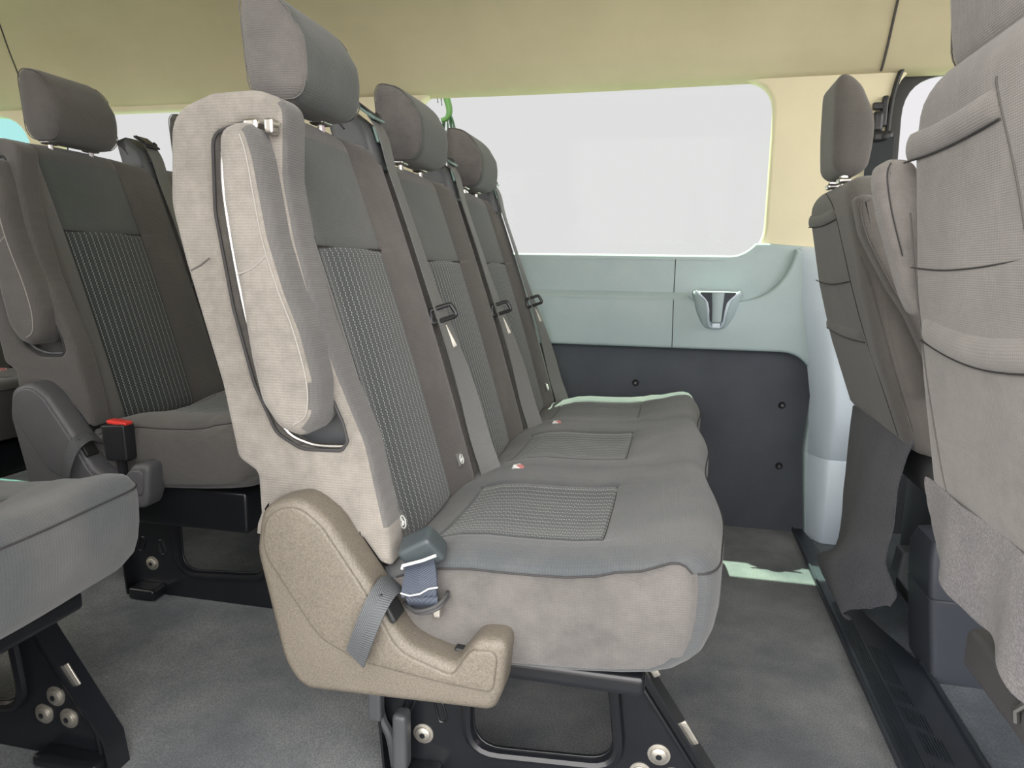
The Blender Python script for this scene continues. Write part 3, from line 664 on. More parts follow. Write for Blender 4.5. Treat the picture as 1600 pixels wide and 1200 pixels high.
SHIELD = fil([(-0.498, 0.470), (-0.488, 0.530), (-0.436, 0.548), (-0.398, 0.520), (-0.345, 0.445), (-0.300, 0.372), (-0.236, 0.352), (-0.209, 0.390), (-0.168, 0.395), (-0.176, 0.325), (-0.186, 0.298), (-0.44, 0.288), (-0.465, 0.32)],
             [0.06, 0.035, 0.04, 0.05, 0.2, 0.05, 0.016, 0.022, 0.018, 0.03, 0.018, 0.035, 0.15], 4)
RAISE = fil([(-0.488, 0.475), (-0.478, 0.524), (-0.436, 0.538), (-0.404, 0.513), (-0.352, 0.440), (-0.305, 0.362), (-0.238, 0.341), (-0.214, 0.378), (-0.180, 0.381), (-0.186, 0.325), (-0.26, 0.330), (-0.36, 0.342), (-0.412, 0.366)],
            [0.06, 0.035, 0.04, 0.05, 0.2, 0.05, 0.012, 0.02, 0.014, 0.012, 0.1, 0.05, 0.06], 6)
def sh(poly, ox, oz): return [(x + ox, z + oz) for x, z in poly]
def leg(parent, ox, zf, y, full=True):
    """pressed black steel side frame standing on the floor"""
    out = fil([(-0.445, 0.315), (-0.435, 0.12), (-0.425, 0.0), (0.118, 0.0), (0.112, 0.06), (-0.058, 0.315)], [0.01, 0.02, 0.01, 0.01, 0.02, 0.01])
    hole = fil([(-0.275, 0.27), (-0.275, 0.072), (-0.052, 0.088), (-0.075, 0.27)], [0.02, 0.045, 0.04, 0.02])
    L_ = [(x + ox, z + zf) for x, z in out]; H = [(x + ox, z + zf) for x, z in hole]
    o = plate('leg', L_, [H], y, y + 0.006, 0.002, 'black_paint', parent)
    mb = MB()
    mb.tube([(x + ox, y - 0.004, z + zf) for x, z in fil([(-0.285, 0.28), (-0.285, 0.062), (-0.042, 0.079), (-0.065, 0.28)], [0.02, 0.05, 0.045, 0.02])], 0.009, 0, 8, closed=True)
    mb.ribbon([(-0.053 + ox, y, 0.31 + zf), (0.117 + ox, y, 0.055 + zf), (0.124 + ox, y, 0.0 + zf)], (0.0, 0.02, 0), 0.004)
    mb.tube([(-0.072 + ox, y - 0.003, 0.30 + zf), (0.09 + ox, y - 0.003, 0.058 + zf), (0.098 + ox, y - 0.003, 0.01 + zf)], 0.004)
    mb.ribbon([(-0.44 + ox, y, 0.31 + zf), (-0.43 + ox, y, 0.12 + zf), (-0.42 + ox, y, 0.0 + zf)], (0.0, 0.02, 0), 0.004)
    mb.build('flange', 'black_paint', o)
    for (x, z) in ((-0.36, 0.078), (0.014, 0.108), (-0.012, 0.073), (0.036, 0.073)):
        mb = MB(); mb.disc((x + ox, y - 0.001, z + zf), (0, -1, 0), 0.0125, 0.006, 0, 20); mb.disc((x + ox, y - 0.0068, z + zf), (0, -1, 0), 0.005, 0.001, 1, 6)
        mb.disc((x + ox, y - 0.0, z + zf), (0, -1, 0), 0.017, 0.002, 0, 24)
        mb.build('bolt', ['zinc', 'black_paint'], o)
    for (x, z, a) in ((-0.385, 0.125, 20), (-0.33, 0.122, -15), (-0.005, 0.255, 0), (0.055, 0.155, 0)):
        mb = MB(); rot = Matrix.Rotation(math.radians(a if abs(a) > 0 else 30), 3, 'Y')
        if x > -0.1: mb.box((x + 0.0 + ox, y - 0.006, z + zf + 0.0), (0.012, 0.004, 0.04), 0.005, 0, 3, rot=Matrix.Rotation(math.radians(-33), 3, 'Y')); mt = 'zinc'
        else: mb.tube([Vector((x + ox, y - 0.001, z + zf)) + rot @ Vector((p[0], 0, p[1])) for p in fil([(-0.007, -0.018), (0.007, -0.018), (0.007, 0.018), (-0.007, 0.018)], 0.006, 4)], 0.002, 0, 6, closed=True); mt = 'black_paint'
        mb.build('slot', mt, o)
    mb = MB(); mb.box((-0.362 + ox, y - 0.02, 0.016 + zf), (0.07, 0.05, 0.03), 0.008); mb.build('foot', 'black_paint', o)
    mb = MB(); mb.box((0.05 + ox, y - 0.015, 0.012 + zf), (0.12, 0.04, 0.022), 0.008)
    mb.build('foot', 'black_paint', o)
    return o
def buckle_low(parent, ox, oz, y, x=-0.30, col='faded_red'):
    mb = MB(); R = Matrix.Rotation(math.radians(-15), 3, 'Y') @ Matrix.Rotation(math.radians(90), 3, 'Z') @ Matrix.Rotation(0.5, 3, 'Y')
    x += 0.045
    mb.box((x + ox, y + 0.012, 0.462 + oz), (0.026, 0.046, 0.014), 0.004, rot=Matrix.Rotation(0.35, 3, 'Y') @ Matrix.Rotation(math.radians(70), 3, 'Z'))
    b_ = mb.build('buckle', 'white_print', parent)
    mb = MB(); mb.box((x + 0.001 + ox, y + 0.010, 0.4695 + oz), (0.017, 0.030, 0.003), 0.0015, rot=Matrix.Rotation(0.35, 3, 'Y') @ Matrix.Rotation(math.radians(70), 3, 'Z'))
    mb.build('release_button', col, b_)
def bench(label, cat, ox, oz, y0, n, kind, leg_in=0.19, group=None, leg_dx=0.0):
    zf = floor_z(-0.3 + ox)
    t = thing('bench_seat', label, cat, (ox - 0.25, y0 + n * PW / 2, zf), group)
    main, up, end, cush, endc = {'worn': ('seat_fabric', 'upper_fabric', 'side_fabric', 'cushion_fabric', 'dusty_fabric'),
                                 'clean': ('clean_fabric', 'clean_upper', 'clean_fabric', 'clean_fabric', 'clean_fabric')}[kind]
    for k in range(n):
        ozk = oz - (0.004, 0.019, 0.020)[k] if n == 3 else oz
        ya = y0 + k * PW + (0.036 if k == 0 else 0.001); yb = y0 + (k + 1) * PW - 0.001
        tg = []
        if kind == 'worn': tg = [(y0 + 0.062, 0.49), (yb - 0.055, 0.487)] if k == 0 else ([(yb - 0.055, 0.487)] if k == n - 1 else [])
        backrest(t, ox, ozk, ya, yb, 0.034 if k == 0 else 0.018, 0.020, [main, 'stripe_fabric', up], tg)
        headrest(t, ox - 0.005, ozk, y0 + (k + 0.5) * PW - 0.004, [main if kind == 'clean' else 'seat_fabric'], H=0.158 if kind == 'clean' else 0.152, dz=0.002 if kind == 'clean' else 0.0)
        belt(t, ox, ozk, y0 + (k + 1) * PW + (0.0 if k < n - 1 else -0.03), full=True, glossy=(kind == 'worn'))
    cushion(t, ox, oz, y0 + 0.012, n, [cush, 'stripe_fabric', end], slope=0.026 if n == 3 else 0.0)
    for k in range(1, n): buckle_low(t, ox, oz - 0.012 * k * (n == 3), y0 + k * PW - 0.01)
    # end cheek, armrest recess, armrest, shield
    ck = plate('end_cheek', sh(END, ox, oz), [sh(RECESS, ox, oz)], y0, y0 + 0.05, 0.009, [endc if kind == 'worn' else end], t)
    mb = MB()
    mb.tube([(x + ox, y0 + 0.003, z + oz) for x, z in RECESS], 0.0022, 0, 6, closed=True)
    e = [(-0.462, 0.99), (-0.468, 0.93), (-0.456, 0.854), (-0.432, 0.765), (-0.403, 0.69), (-0.371, 0.61), (-0.359, 0.555), (-0.345, 0.50), (-0.340, 0.462)]
    mb.tube([(x - 0.004 + ox, y0 + 0.010, z + oz) for x, z in cr(e, 5)], 0.0018, 1, 6)
    mb.tube([(-0.600 + ox, y0 + 0.0005, 0.818 + oz), (-0.585 + ox, y0 - 0.0002, 0.825 + oz), (-0.572 + ox, y0 - 0.0002, 0.834 + oz)], 0.0011, 1, 6)
    mb.build('cheek_seam', ['seam', 'thread'], ck)
    rp = plate('recess_panel', sh(RECESS, ox, oz), [], y0 + 0.034, y0 + 0.04, 0.001, 'housing_plastic' if kind == 'worn' else 'clean_fabric', t)
    mb = MB(); mb.tube([(x + 0.006 + ox, y0 + 0.006, z + oz) for x, z in cr([(-0.50, 0.995), (-0.548, 0.984), (-0.556, 0.96), (-0.556, 0.90), (-0.538, 0.78), (-0.513, 0.68), (-0.486, 0.62), (-0.453, 0.602), (-0.42, 0.600), (-0.400, 0.602)], 5)], 0.0028)
    mb.build('recess_trim', 'steel' if kind == 'worn' else 'housing_plastic', ck)
    ar = plate('armrest', sh(ARM, ox, oz), [], y0 - 0.040, y0 + 0.034, 0.019, ['dusty_fabric' if kind == 'worn' else end], t, bres=5)
    fold = [(-0.500, 0.975), (-0.492, 0.95), (-0.477, 0.86), (-0.459, 0.80), (-0.440, 0.75), (-0.425, 0.69), (-0.427, 0.65), (-0.444, 0.636)]
    if kind == 'worn':
        assign(ar, 'shaded_rib_fabric', lambda n_, c: n_.x > 0.38 and n_.y > -0.93); assign(ck, 'shaded_rib_fabric', lambda n_, c: n_.x > 0.35 and c.x > ox - 0.47 and c.z > 0.5)  # forward faces take ribbed cloth with their shade in its colour
    mb = MB(); mb.tube([(x + 0.003 + ox, y0 - 0.0398, z + oz) for x, z in cr(fold, 5)], 0.0011, 0, 6)
    mb.tube([(x + ox, y0 - 0.0401, z + oz) for x, z in cr([(-0.508, 0.815), (-0.488, 0.822), (-0.468, 0.838)], 4)], 0.0009, 0, 6)
    mb.build('armrest_seam', 'pale_thread', ar)
    if kind == 'worn':
        mb = MB(); mb.box((-0.497 + ox, y0 - 0.008, 0.990 + oz), (0.02, 0.02, 0.014), 0.004); mb.box((-0.474 + ox, y0 - 0.008, 0.988 + oz), (0.012, 0.016, 0.018), 0.003); mb.tube([(-0.50 + ox, y0 - 0.012, 0.996 + oz), (-0.46 + ox, y0 - 0.012, 0.988 + oz)], 0.003)
        mb.build('armrest_hinge', 'steel', ar)
    s = plate('side_shield', sh(SHIELD, ox, oz), [], y0 - 0.045, y0 + 0.012, 0.012, ['shield_plastic' if kind == 'worn' else 'shield_dark'], t, bres=4)
    plate('shield_relief', sh(RAISE, ox, oz), [], y0 - 0.0485, y0 - 0.03, 0.004, ['shield_plastic' if kind == 'worn' else 'shield_dark'], s)
    mb = MB(); mb.box((-0.322 + ox, y0 - 0.030, 0.415 + oz), (0.008, 0.032, 0.04), 0.003, rot=Matrix.Rotation(math.radians(-30), 3, 'Y')); mb.build('strap_slot', 'rubber', s)
    pts = [(-0.322, 0.0, 0.425), (-0.326, -0.026, 0.436), (-0.331, -0.052, 0.424), (-0.342, -0.063, 0.392), (-0.357, -0.060, 0.353)]
    mb = MB(); mb.ribbon(cr([(a + ox, b_ + y0, c_ + oz) for a, b_, c_ in pts], 5), (0.0125, -0.003, -0.008), 0.0022); 
    mb.build('pull_strap', 'strap_webbing', s)
    # recliner mechanism behind the shield
    mb = MB(); mb.disc((-0.448 + ox, y0 + 0.04, 0.475 + oz), (0, -1, 0), 0.058, 0.012, 0, 28)
    for k in range(9):
        a = 0.4 + k * 0.3; mb.disc((-0.448 + 0.046 * math.cos(a) + ox, y0 + 0.028, 0.475 + 0.046 * math.sin(a) + oz), (0, -1, 0), 0.007 + 0.002 * (k % 3), 0.01, k % 2, 10)
    mb.tube([(-0.40 + ox, y0 + 0.02, 0.51 + oz), (-0.375 + ox, y0 + 0.02, 0.47 + oz), (-0.345 + ox, y0 + 0.02, 0.42 + oz)], 0.004, 1)
    mb.box((-0.385 + ox, y0 + 0.03, 0.44 + oz), (0.08, 0.012, 0.13), 0.005, 1, rot=Matrix.Rotation(math.radians(-35), 3, 'Y'))
    mb.build('recliner', ['zinc', 'rubber'], t)
    # pan, legs and crossbars
    mb = MB(); mb.box((-0.22 + ox, y0 + n * PW / 2, (0.305 if kind == 'worn' else 0.275) + oz), (0.42, n * PW - 0.08, 0.03 if kind == 'worn' else 0.09), 0.008); mb.box((-0.44 + ox, y0 + n * PW / 2, 0.40 + oz), (0.05, n * PW - 0.10, 0.2), 0.01)
    mb.build('seat_pan', 'black_paint', t)
    l1 = y0 + leg_in; l2 = y0 + n * PW - (leg_in if n > 1 else 0.07)
    for y in ((l1, l2) if n > 1 else (y0 + 0.06, l2 + 0.04)): leg(t, ox + leg_dx, zf, y)
    mb = MB(); ya_, yb_ = (l1, l2) if n > 1 else (y0 + 0.06, l2)
    mb.tube([(-0.38 + ox, ya_, 0.27 + oz), (-0.38 + ox, yb_, 0.27 + oz)], 0.015); mb.tube([(-0.10 + ox, ya_, 0.285 + oz), (-0.10 + ox, yb_, 0.285 + oz)], 0.012)
    mb.build('crossbar', 'black_paint', t)
    return t
A = bench('large grey three-place bench seat nearest the camera with a folded armrest and beige side shield', 'bench seat', 0, 0, 0.80, 3, 'worn')
Y0 = 0.80
# lap buckle lying on its folded webbing at the near end of the bench
mb = MB(); Rb = Matrix.Rotation(math.radians(-30), 3, 'Y') @ Matrix.Rotation(math.radians(22), 3, 'X')
mb.box(at(660, 858, Y=0.81), (0.050, 0.034, 0.040), 0.006, 0, 4, rot=Rb, fn=lambda P: (P.x * (1 - 2 * P.z), P.y, P.z))
bk = mb.build('belt_buckle', 'buckle_slate', A)
mb = MB(); mb.tube([at(628, 889, Y=0.785), at(629, 884, Y=0.785), at(660, 876, Y=0.785), at(681, 868, Y=0.785)], 0.0019); mb.build('buckle_lip', 'white_print', bk)
mb = MB(); P = [at(656, 872, Y=0.805), at(657, 890, Y=0.790), at(656, 912, Y=0.778), at(655, 930, Y=0.772), at(658, 922, Y=0.782), at(660, 940, Y=0.774), at(662, 952, Y=0.790)]
mb.ribbon(cr(P, 5), cr([(0.018, 0, 0.006), (0.020, 0, 0.006), (0.0225, 0, 0.006), (0.0225, 0, 0.004), (0.021, 0, 0.003), (0.020, 0, 0.0), (0.016, 0, 0.0)], 5), 0.0035)
mb.build('buckle_webbing', 'blue_webbing', bk)
mb = MB(); mb.tube([at(626, 927, Y=0.770), at(640, 931, Y=0.768), at(656, 928, Y=0.767), at(670, 920, Y=0.768), at(684, 918, Y=0.77)], 0.0010); mb.build('webbing_fold', 'white_print', bk)
mb = MB(); mb.tube(cr([at(632, 942, Y=0.79), at(650, 955, Y=0.768), at(680, 948, Y=0.768), at(698, 930, Y=0.785), at(700, 922, Y=0.81)], 5), 0.0025)
mb.tube(cr([at(634, 946, Y=0.79), at(655, 959, Y=0.768), at(685, 951, Y=0.768), at(702, 932, Y=0.79)], 5), 0.002); mb.build('elastic_loop', 'webbing_plain', bk)
mb = MB(); mb.box(at(684, 952, Y=0.785), (0.010, 0.012, 0.02), 0.002); mb.build('anchor_plate', 'steel', bk)
# torn opening in the cushion side above the shield hook, floor lever beside the rear foot
mb = MB(); mb.box(at(733, 1016, Y=0.80), (0.032, 0.03, 0.016), 0.003, rot=Matrix.Rotation(0.1, 3, 'Y')); mb.build('cushion_slot', 'rubber', A)
mb = MB(); mb.box(at(588, 1100, Y=0.97), (0.022, 0.02, 0.05), 0.004); mb.tube(cr([at(592, 1100, Y=0.98), at(598, 1125, Y=0.98), at(610, 1150, Y=0.98), at(618, 1195, Y=0.98)], 4), 0.008); mb.box(at(628, 1155, Y=0.96), (0.024, 0.03, 0.10), 0.008)
mb.build('release_lever', 'housing_plastic', A)

PW = 0.485
B = bench('dark grey two-place bench seat at left, with a red buckle by its side shield', 'bench seat', -0.835, 0.035, 1.22, 2, 'clean', leg_in=0.17)
mb = MB(); c_ = at(187, 690, Y=1.202); mb.box(c_, (0.054, 0.032, 0.076), 0.005, 0, 3, rot=Matrix.Rotation(math.radians(-4), 3, 'Y'), fn=lambda P: (P.x * (1 + 1.2 * P.z), P.y, P.z))
bb = mb.build('belt_buckle', 'black_plastic', B)
mb = MB(); mb.box(c_ + Vector((0.003, 0, 0.041)), (0.046, 0.022, 0.008), 0.003, rot=Matrix.Rotation(math.radians(4), 3, 'Y')); mb.build('release_button', 'red_plastic', bb)
mb = MB(); mb.tube([c_ + Vector((0, 0, -0.035)), c_ + Vector((0.0, 0.005, -0.07))], 0.009); mb.build('buckle_stalk', 'black_plastic', bb)
PW = 0.455
D = bench('light grey single seat whose cushion and black leg frame fill the lower left corner', 'seat', -0.842, 0.014, 0.43, 1, 'worn', leg_dx=-0.105)
PW = 0.485
Cc = bench('dark bench seat at the far left edge, behind the dark two-place bench', 'bench seat', -1.68, 0.03, 1.22, 2, 'clean', leg_in=0.17)
mb = MB(); c_ = at(3, 762, Y=1.25); mb.box(c_ + Vector((0, 0, -0.035)), (0.058, 0.034, 0.082), 0.005); bb = mb.build('belt_buckle', 'black_plastic', Cc)
mb = MB(); mb.box(c_ + Vector((0.003, 0, 0.007)), (0.046, 0.022, 0.008), 0.003); mb.build('release_button', 'red_plastic', bb)

# ------------------------------------------------------------------ front seats, seen from behind
def front_back(parent, ya, yb, xr, zt, zb, mat, thick=0.11, corner=0.09):
    yc = (ya + yb) / 2; mb = MB(); rows = []; uvs = []; zs = [zb, zb + 0.004, zb + 0.012, zb + 0.03] + [zb + 0.05 + (zt - 0.1 - zb - 0.05) * k / 16 for k in range(17)] + [zt - 0.1 + 0.1 * math.sin(math.pi / 2 * k / 12) for k in range(1, 13)]
    for z in zs:
        d = max(0, z - (zt - corner)); s1 = corner - math.sqrt(max(0, corner ** 2 - d * d)); d2 = max(0, z - (zt - 0.05)); s2 = 0.05 - math.sqrt(max(0, 0.05 ** 2 - d2 * d2))
        d3 = max(0, zb + 0.03 - z); s3 = 0.03 - math.sqrt(max(0, 0.03 ** 2 - d3 * d3))
        hw = (yb - ya) / 2 - s1 * 0.9 - 0.02 * sm((z - 0.7) / 0.35); x0 = xr(z) + s2 + s3; th = thick + 0.03 * sm((0.85 - z) / 0.3) - s2 * 1.6 - s3
        poly = fil([(x0, yc - hw), (x0 + th, yc - hw - 0.006), (x0 + th, yc + hw + 0.006), (x0, yc + hw)], min(0.045, th * 0.45), 6)
        rows.append([(x, y, z) for x, y in poly]); uvs.append([(y, z) for x, y in poly])
    mb.grid(rows, 0, True, uvs); n = len(rows[0]); mb.add(rows[-1], [list(range(n))], 0); mb.add(rows[0], [list(range(n))[::-1]], 0)
    return mb.build('backrest', [mat, 'seam', 'thread'], parent)
def band(parent, xr, ya, yb, z, dz, sag, mat, r=0.013):
    """rolled hem of a seat-back pocket"""
    mb = MB(); rows = []; uv = []
    for k in range(25):
        t = k / 24; y = ya + (yb - ya) * t; zz = z + dz * t - sag * math.sin(math.pi * t); e = math.sqrt(max(0.02, 1 - abs(2 * t - 1) ** 6))
        rows.append([(xr(zz) - r * 0.75 * math.sin(a) * e + 0.004, y, zz + r * math.cos(a) * 1.15) for a in [math.pi * q / 12 for q in range(13)]]); uv.append([(y, q * 0.003) for q in range(13)])
    mb.grid(rows, 0, uv=uv)
    mb.tube([(xr(r_[12][2]) - 0.0015, r_[12][1], r_[12][2]) for r_ in rows], 0.0011, 1, 6)  # dark line along the lower edge paints the thin shadow under the hem
    mb.build('pocket_hem', [mat, 'seam'], parent)
def seamline(parent, pts, r=0.0013, mat='seam', name='seam'):
    mb = MB(); mb.tube(cr(pts, 5), r, 0, 6); mb.build(name, mat, parent)
# driver seat
DR = thing('driver_seat', 'dark grey driver seat before the cream pillar, with a ragged carpet flap below', 'seat', (0.7, 1.75, 0.0))
xrd = lambda z: interp([(0.40, 0.515), (0.50, 0.462), (0.66, 0.402), (0.80, 0.361), (0.95, 0.328), (1.05, 0.312)], z)
front_b = front_back(DR, 1.50, 2.00, xrd, 1.022, 0.47, 'driver_back', corner=0.10)
band(front_b, xrd, 1.985, 1.66, 0.955, 0.0, 0.006, 'driver_back'); band(front_b, xrd, 1.985, 1.60, 0.70, 0.0, 0.006, 'driver_back')
seamline(front_b, [(xrd(0.81) - 0.001, y, 0.812 - 0.012 * math.sin((y - 1.6) * 7)) for y in (1.99, 1.9, 1.8, 1.7, 1.615)], 0.0011, name='panel_seam')
seamline(front_b, [(xrd(z) - 0.0005, y, z) for z, y in ((1.0, 1.74), (0.96, 1.675), (0.88, 1.64), (0.8, 1.612), (0.7, 1.59), (0.6, 1.56), (0.5, 1.55))], 0.0009, name='panel_seam')
seamline(front_b, [at(1345, 400, Y=1.497), at(1362, 455, Y=1.497), at(1382, 530, Y=1.497), at(1405, 610, Y=1.497), at(1424, 674, Y=1.497)], 0.0013, 'thread', name='panel_seam')
hd = headrest(DR, 0.345 + 0.553, 0.0, 1.745, ['driver_back'], zt=ZT - 0.034, hw=0.090, H=0.205, dz=0.039, T=0.066, lean=0.05)
hd.scale = (1, 1, 1)
o_ = [at(1333, 312, Y=1.47), at(1342, 305, Y=1.47), at(1362, 305, Y=1.47), at(1376, 325, Y=1.47), at(1400, 375, Y=1.47), at(1436, 450, Y=1.47), at(1470, 560, Y=1.47), at(1470, 640, Y=1.47), at(1445, 560, Y=1.47), at(1416, 497, Y=1.47), at(1387, 452, Y=1.47), at(1361, 403, Y=1.47), at(1343, 366, Y=1.47)]
arm = plate('armrest', fil([(p.x, p.z) for p in o_], [0.02, 0.02, 0.02, 0.05, 0.1, 0.1, 0.03, 0.03, 0.05, 0.1, 0.1, 0.1, 0.1], 5), [], 1.445, 1.50, 0.015, ['driver_back'], DR, bres=4)
seamline(arm, [at(1360, 312, Y=1.445), at(1345, 322, Y=1.445), at(1352, 362, Y=1.445), at(1368, 398, Y=1.445), at(1393, 446, Y=1.445), at(1421, 492, Y=1.445)], 0.0013, 'thread', name='armrest_seam')
# seat base of the driver seat
mb = MB(); mb.box((0.80, 1.76, 0.42), (0.56, 0.46, 0.12), 0.05, 0, 5); mb.build('seat_cushion', 'webbing_plain', DR)  # near-black cushion and base paint in the shade of the gap
mb = MB(); mb.box((0.82, 1.78, 0.18), (0.42, 0.36, 0.36), 0.02); mb.build('base', 'rubber', DR)
mb = MB(); rows = []
for z, x0, y0_, y1_ in ((0.002, 0.555, 1.49, 1.645), (0.10, 0.543, 1.49, 1.643), (0.178, 0.534, 1.49, 1.640), (0.181, 0.537, 1.493, 1.637), (0.184, 0.534, 1.49, 1.640), (0.26, 0.527, 1.49, 1.630), (0.30, 0.53, 1.495, 1.60), (0.312, 0.55, 1.51, 1.58)):
    poly = fil([(x0, y0_), (0.82, y0_), (0.82, y1_), (x0, y1_)], 0.014, 5); rows.append([(x, y, z) for x, y in poly])
mb.grid(rows, 0, True); mb.add(rows[-1], [list(range(len(rows[0])))], 0); mb.add(rows[0], [list(range(len(rows[0])))[::-1]], 0)
mb.build('pedestal_cover', 'pedestal_plastic', DR)
plate('base_tray', fil([(0.549, 0.12), (0.556, 0.182), (0.615, 0.182), (0.62, 0.165), (0.70, 0.165), (0.70, 0.10), (0.64, 0.10), (0.62, 0.06), (0.60, 0.055)], 0.008), [], 1.74, 1.80, 0.008, 'tray_plastic', DR)
plate('base_tray', fil([(0.560, 0.112), (0.60, 0.112), (0.655, 0.01), (0.645, 0.005)], 0.004), [], 1.745, 1.79, 0.006, 'tray_plastic', DR)
# ragged hanging carpet flap
def sheet(parent, name, left, right, n, wave, mat, ragged, th=0.004):
    mb = MB(); rows = []
    L_ = cr(left, 6); R_ = cr(right, 6)
    for j, (a, b_) in enumerate(zip(L_, R_)):
        a, b_ = Vector(a), Vector(b_); row = []; v = j / (len(L_) - 1)
        for i in range(n + 1):
            u = i / n; p = a.lerp(b_, u) + wave(u, v)
            if i in (0, n): p = p + (b_ - a).normalized() * random.uniform(-ragged, ragged)
            if j == len(L_) - 1: p = p + Vector((0, 0, random.uniform(-ragged, ragged) * 1.6))
            row.append(p)
        rows.append(row)
    mb.grid(rows, 0); o = mb.build(name, mat, parent, merge=0)
    md = o.modifiers.new('Solidify', 'SOLIDIFY'); md.thickness = th; md.offset = 0
    ms = o.modifiers.new('Subdivision', 'SUBSURF'); ms.levels = 1; ms.render_levels = 1
    return o
sheet(DR, 'carpet_flap',
      [at(1333, 632, Y=1.99), at(1326, 690, Y=1.97), at(1318, 760, Y=1.95), at(1312, 820, Y=1.93), at(1300, 856, Y=1.93), at(1272, 868, Y=1.95), at(1284, 905, Y=1.86), at(1300, 935, Y=1.76), at(1325, 970, Y=1.66)],
      [at(1432, 684, Y=1.50), at(1414, 722, Y=1.50), at(1400, 770, Y=1.50), at(1394, 820, Y=1.51), at(1384, 850, Y=1.52), at(1379, 880, Y=1.53), at(1388, 908, Y=1.52), at(1396, 928, Y=1.51), at(1388, 945, Y=1.52)], 24,
      lambda u, v: Vector((-0.030 * math.sin(math.pi * u) * (0.25 + v * 0.8) + 0.012 * math.sin(7 * u + 2 * v) * v, 0, 0)), 'flap_carpet', 0.0035)

# passenger seat, nearest the camera at the right edge
PS = thing('passenger_seat', 'pale dusty grey front seat back with two pocket bands at the right edge', 'seat', (0.6, 0.7, 0.0))
xrp = lambda z: interp([(0.45, 0.36), (0.57, 0.325), (0.70, 0.30), (0.83, 0.278), (0.95, 0.262), (1.06, 0.250)], z)
pb = front_back(PS, 0.455, 0.968, xrp, 1.052, 0.545, 'front_back', corner=0.10)
band(pb, xrp, 0.958, 0.70, 0.975, 0.0, 0.004, 'front_back', 0.014); band(pb, xrp, 0.93, 0.64, 0.768, 0.0, 0.012, 'front_back', 0.015)
seamline(pb, [(xrp(0.835), y, z) for y, z in ((0.95, 0.836), (0.85, 0.833), (0.75, 0.836), (0.66, 0.843))], 0.0010, name='panel_seam')
seamline(pb, [(xrp(z) - 0.0003, y, z) for z, y in ((0.995, 0.708), (0.98, 0.705), (0.9, 0.67), (0.8, 0.645), (0.7, 0.63), (0.6, 0.62))], 0.0012, 'thread', name='panel_seam')
seamline(pb, [(xrp(z) - 0.0003, y, z) for z, y in ((0.90, 0.945), (0.8, 0.935), (0.7, 0.92), (0.6, 0.90), (0.56, 0.88))], 0.001, 'thread', name='panel_seam')
headrest(PS, 0.300 + 0.553, 0.0, 0.715, ['front_back'], zt=ZT - 0.020, hw=0.155, H=0.21, dz=0.020)
o_ = [at(1364, 285, Y=0.99), at(1368, 262, Y=0.99), at(1385, 251, Y=0.99), at(1420, 251, Y=0.99), at(1460, 330, Y=0.99), at(1470, 480, Y=0.99), at(1425, 500, Y=0.99), at(1408, 462, Y=0.99), at(1392, 408, Y=0.99), at(1372, 335, Y=0.99)]
arm = plate('armrest', fil([(p.x, p.z) for p in o_], [0.02, 0.01, 0.01, 0.03, 0.03, 0.03, 0.02, 0.05, 0.1, 0.1], 5), [], 0.968, 1.015, 0.013, ['front_back'], PS, bres=4)
seamline(arm, [at(1392, 254, Y=0.967), at(1386, 275, Y=0.967), at(1393, 330, Y=0.967), at(1410, 400, Y=0.967)], 0.0008, name='armrest_seam')
mb = MB(); mb.box((0.66, 0.71, 0.46), (0.54, 0.48, 0.12), 0.05, 0, 5); mb.build('seat_cushion', 'front_back', PS)
mb = MB(); mb.box((0.78, 0.68, 0.20), (0.30, 0.36, 0.40), 0.02); mb.build('base', 'pedestal_plastic', PS)
mb = MB(); mb.box((0.475, 0.72, 0.372), (0.20, 0.42, 0.056), 0.014, 0, 5); vl = mb.build('base_valance', 'valance_plastic', PS)
mb = MB(); p = at(1598, 1112, X=0.374); mb.tube([p + Vector((0, -0.004, 0.012)), p + Vector((-0.006, 0.002, 0.0)), p + Vector((-0.003, 0.004, -0.014))], 0.004); mb.build('lever', 'steel', vl)
sheet(PS, 'carpet_flap', [Vector((0.322, 0.962, 0.577)), Vector((0.326, 0.958, 0.55)), Vector((0.331, 0.945, 0.52)), Vector((0.338, 0.935, 0.485))],
      [Vector((0.322, 0.47, 0.585)), Vector((0.328, 0.47, 0.54)), Vector((0.338, 0.47, 0.49)), Vector((0.345, 0.47, 0.44))], 30,
      lambda u, v: Vector((0.008 * math.sin(u * 19 + 1.5 * v) * (0.3 + v) - 0.01 * v, 0, -0.012 * v * math.sin(math.pi * u))), 'flap_light', 0.003)

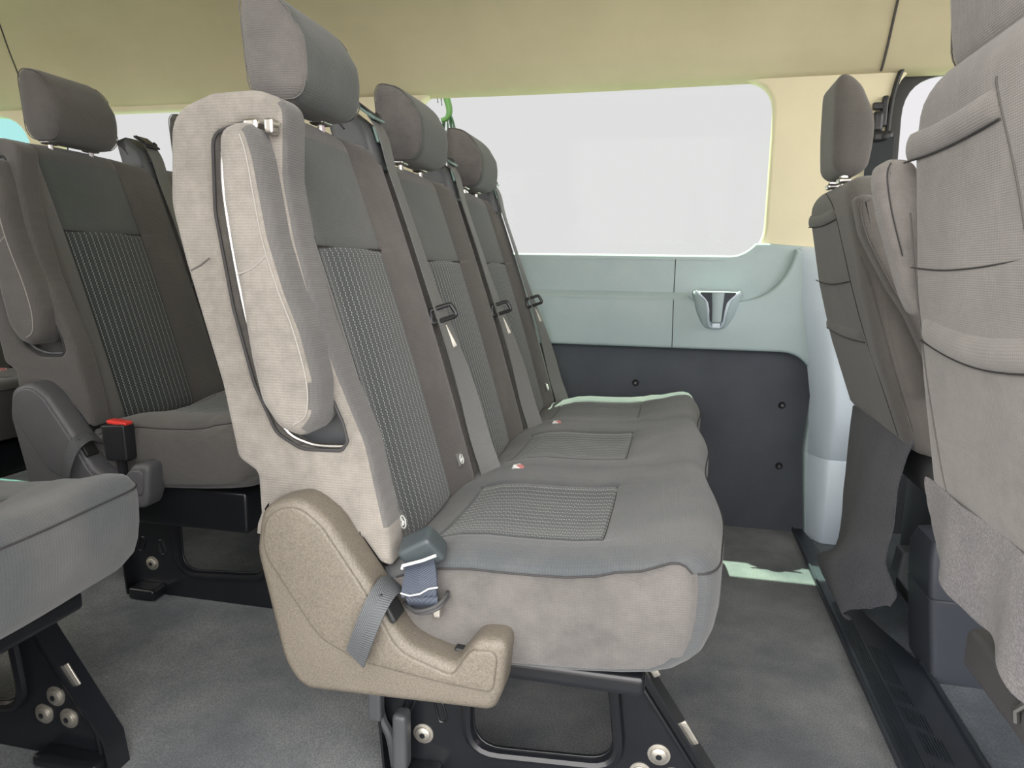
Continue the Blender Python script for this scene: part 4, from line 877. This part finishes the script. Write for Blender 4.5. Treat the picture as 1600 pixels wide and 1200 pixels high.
# ------------------------------------------------------------------ palm outside the window
PT = thing('palm_tree', 'green palm frond hanging outside the window behind the middle headrest', 'palm tree', (-1.75, 4.1, -0.45))
mb = MB(); mb.tube([(-1.75, 4.1, -0.45), (-1.73, 4.1, 0.6), (-1.74, 4.1, 1.6), (-1.72, 4.1, 2.5)], [0.14, 0.11, 0.10, 0.09], 0, 14); mb.build('trunk', 'bark', PT)
def frond(pts, r, leaflets, mat='leaf'):
    mb = MB(); P_ = cr(pts, 6); mb.tube(P_, [r * (1 - 0.6 * k / len(P_)) for k in range(len(P_))], 0, 8)
    for (a, d, ln, w) in leaflets:
        a = Vector(a); d = Vector(d).normalized(); rows = []
        for k in range(7):
            t = k / 6; c_ = a + d * ln * t + Vector((0, 0, -0.03 * t * t)); ww = w * (1 - t) ** 0.6 * min(1, 0.4 + t * 3)
            rows.append([c_ + Vector((-ww, 0.004, 0)), c_ + Vector((0, -0.004, 0)), c_ + Vector((ww, 0.004, 0))])
        mb.grid(rows, 1)
    o = mb.build('frond', ['leaf', 'dark_leaf'], PT, merge=0)
    md = o.modifiers.new('Solidify', 'SOLIDIFY'); md.thickness = 0.003
q = lambda x, y: at(x, y, Y=4.0)
frond([(-1.72, 4.1, 2.5), (-1.5, 4.05, 2.45), q(683, 100), q(694, 140), q(702, 170), q(699, 184), q(690, 188)], 0.030,
      [(q(x0, y0), q(x1, y1) - q(x0, y0), (q(x1, y1) - q(x0, y0)).length, 0.006) for x0, y0, x1, y1 in
       ((704, 180, 714, 208), (702, 184, 710, 222), (699, 186, 701, 236), (695, 187, 692, 212), (692, 188, 691, 206), (687, 142, 690, 156), (680, 140, 684, 152), (697, 140, 699, 152))])
for a in (2.4, 3.3, 4.2, 5.2):
    e = Vector((math.cos(a), 0.9 * math.sin(a) ** 2 + 0.2, 0)); b0 = Vector((-1.72, 4.1, 2.5))
    pts = [b0, b0 + e * 0.4 + Vector((0, 0, 0.3)), b0 + e * 0.9 + Vector((0, 0, 0.2)), b0 + e * 1.3 + Vector((0, 0, -0.1))]
    frond(pts, 0.02, [(Vector(pts[1]).lerp(Vector(pts[3]), k / 12), Vector((random.uniform(-.3, .3), random.uniform(-.4, .4), -1)), 0.4, 0.012) for k in range(12)])
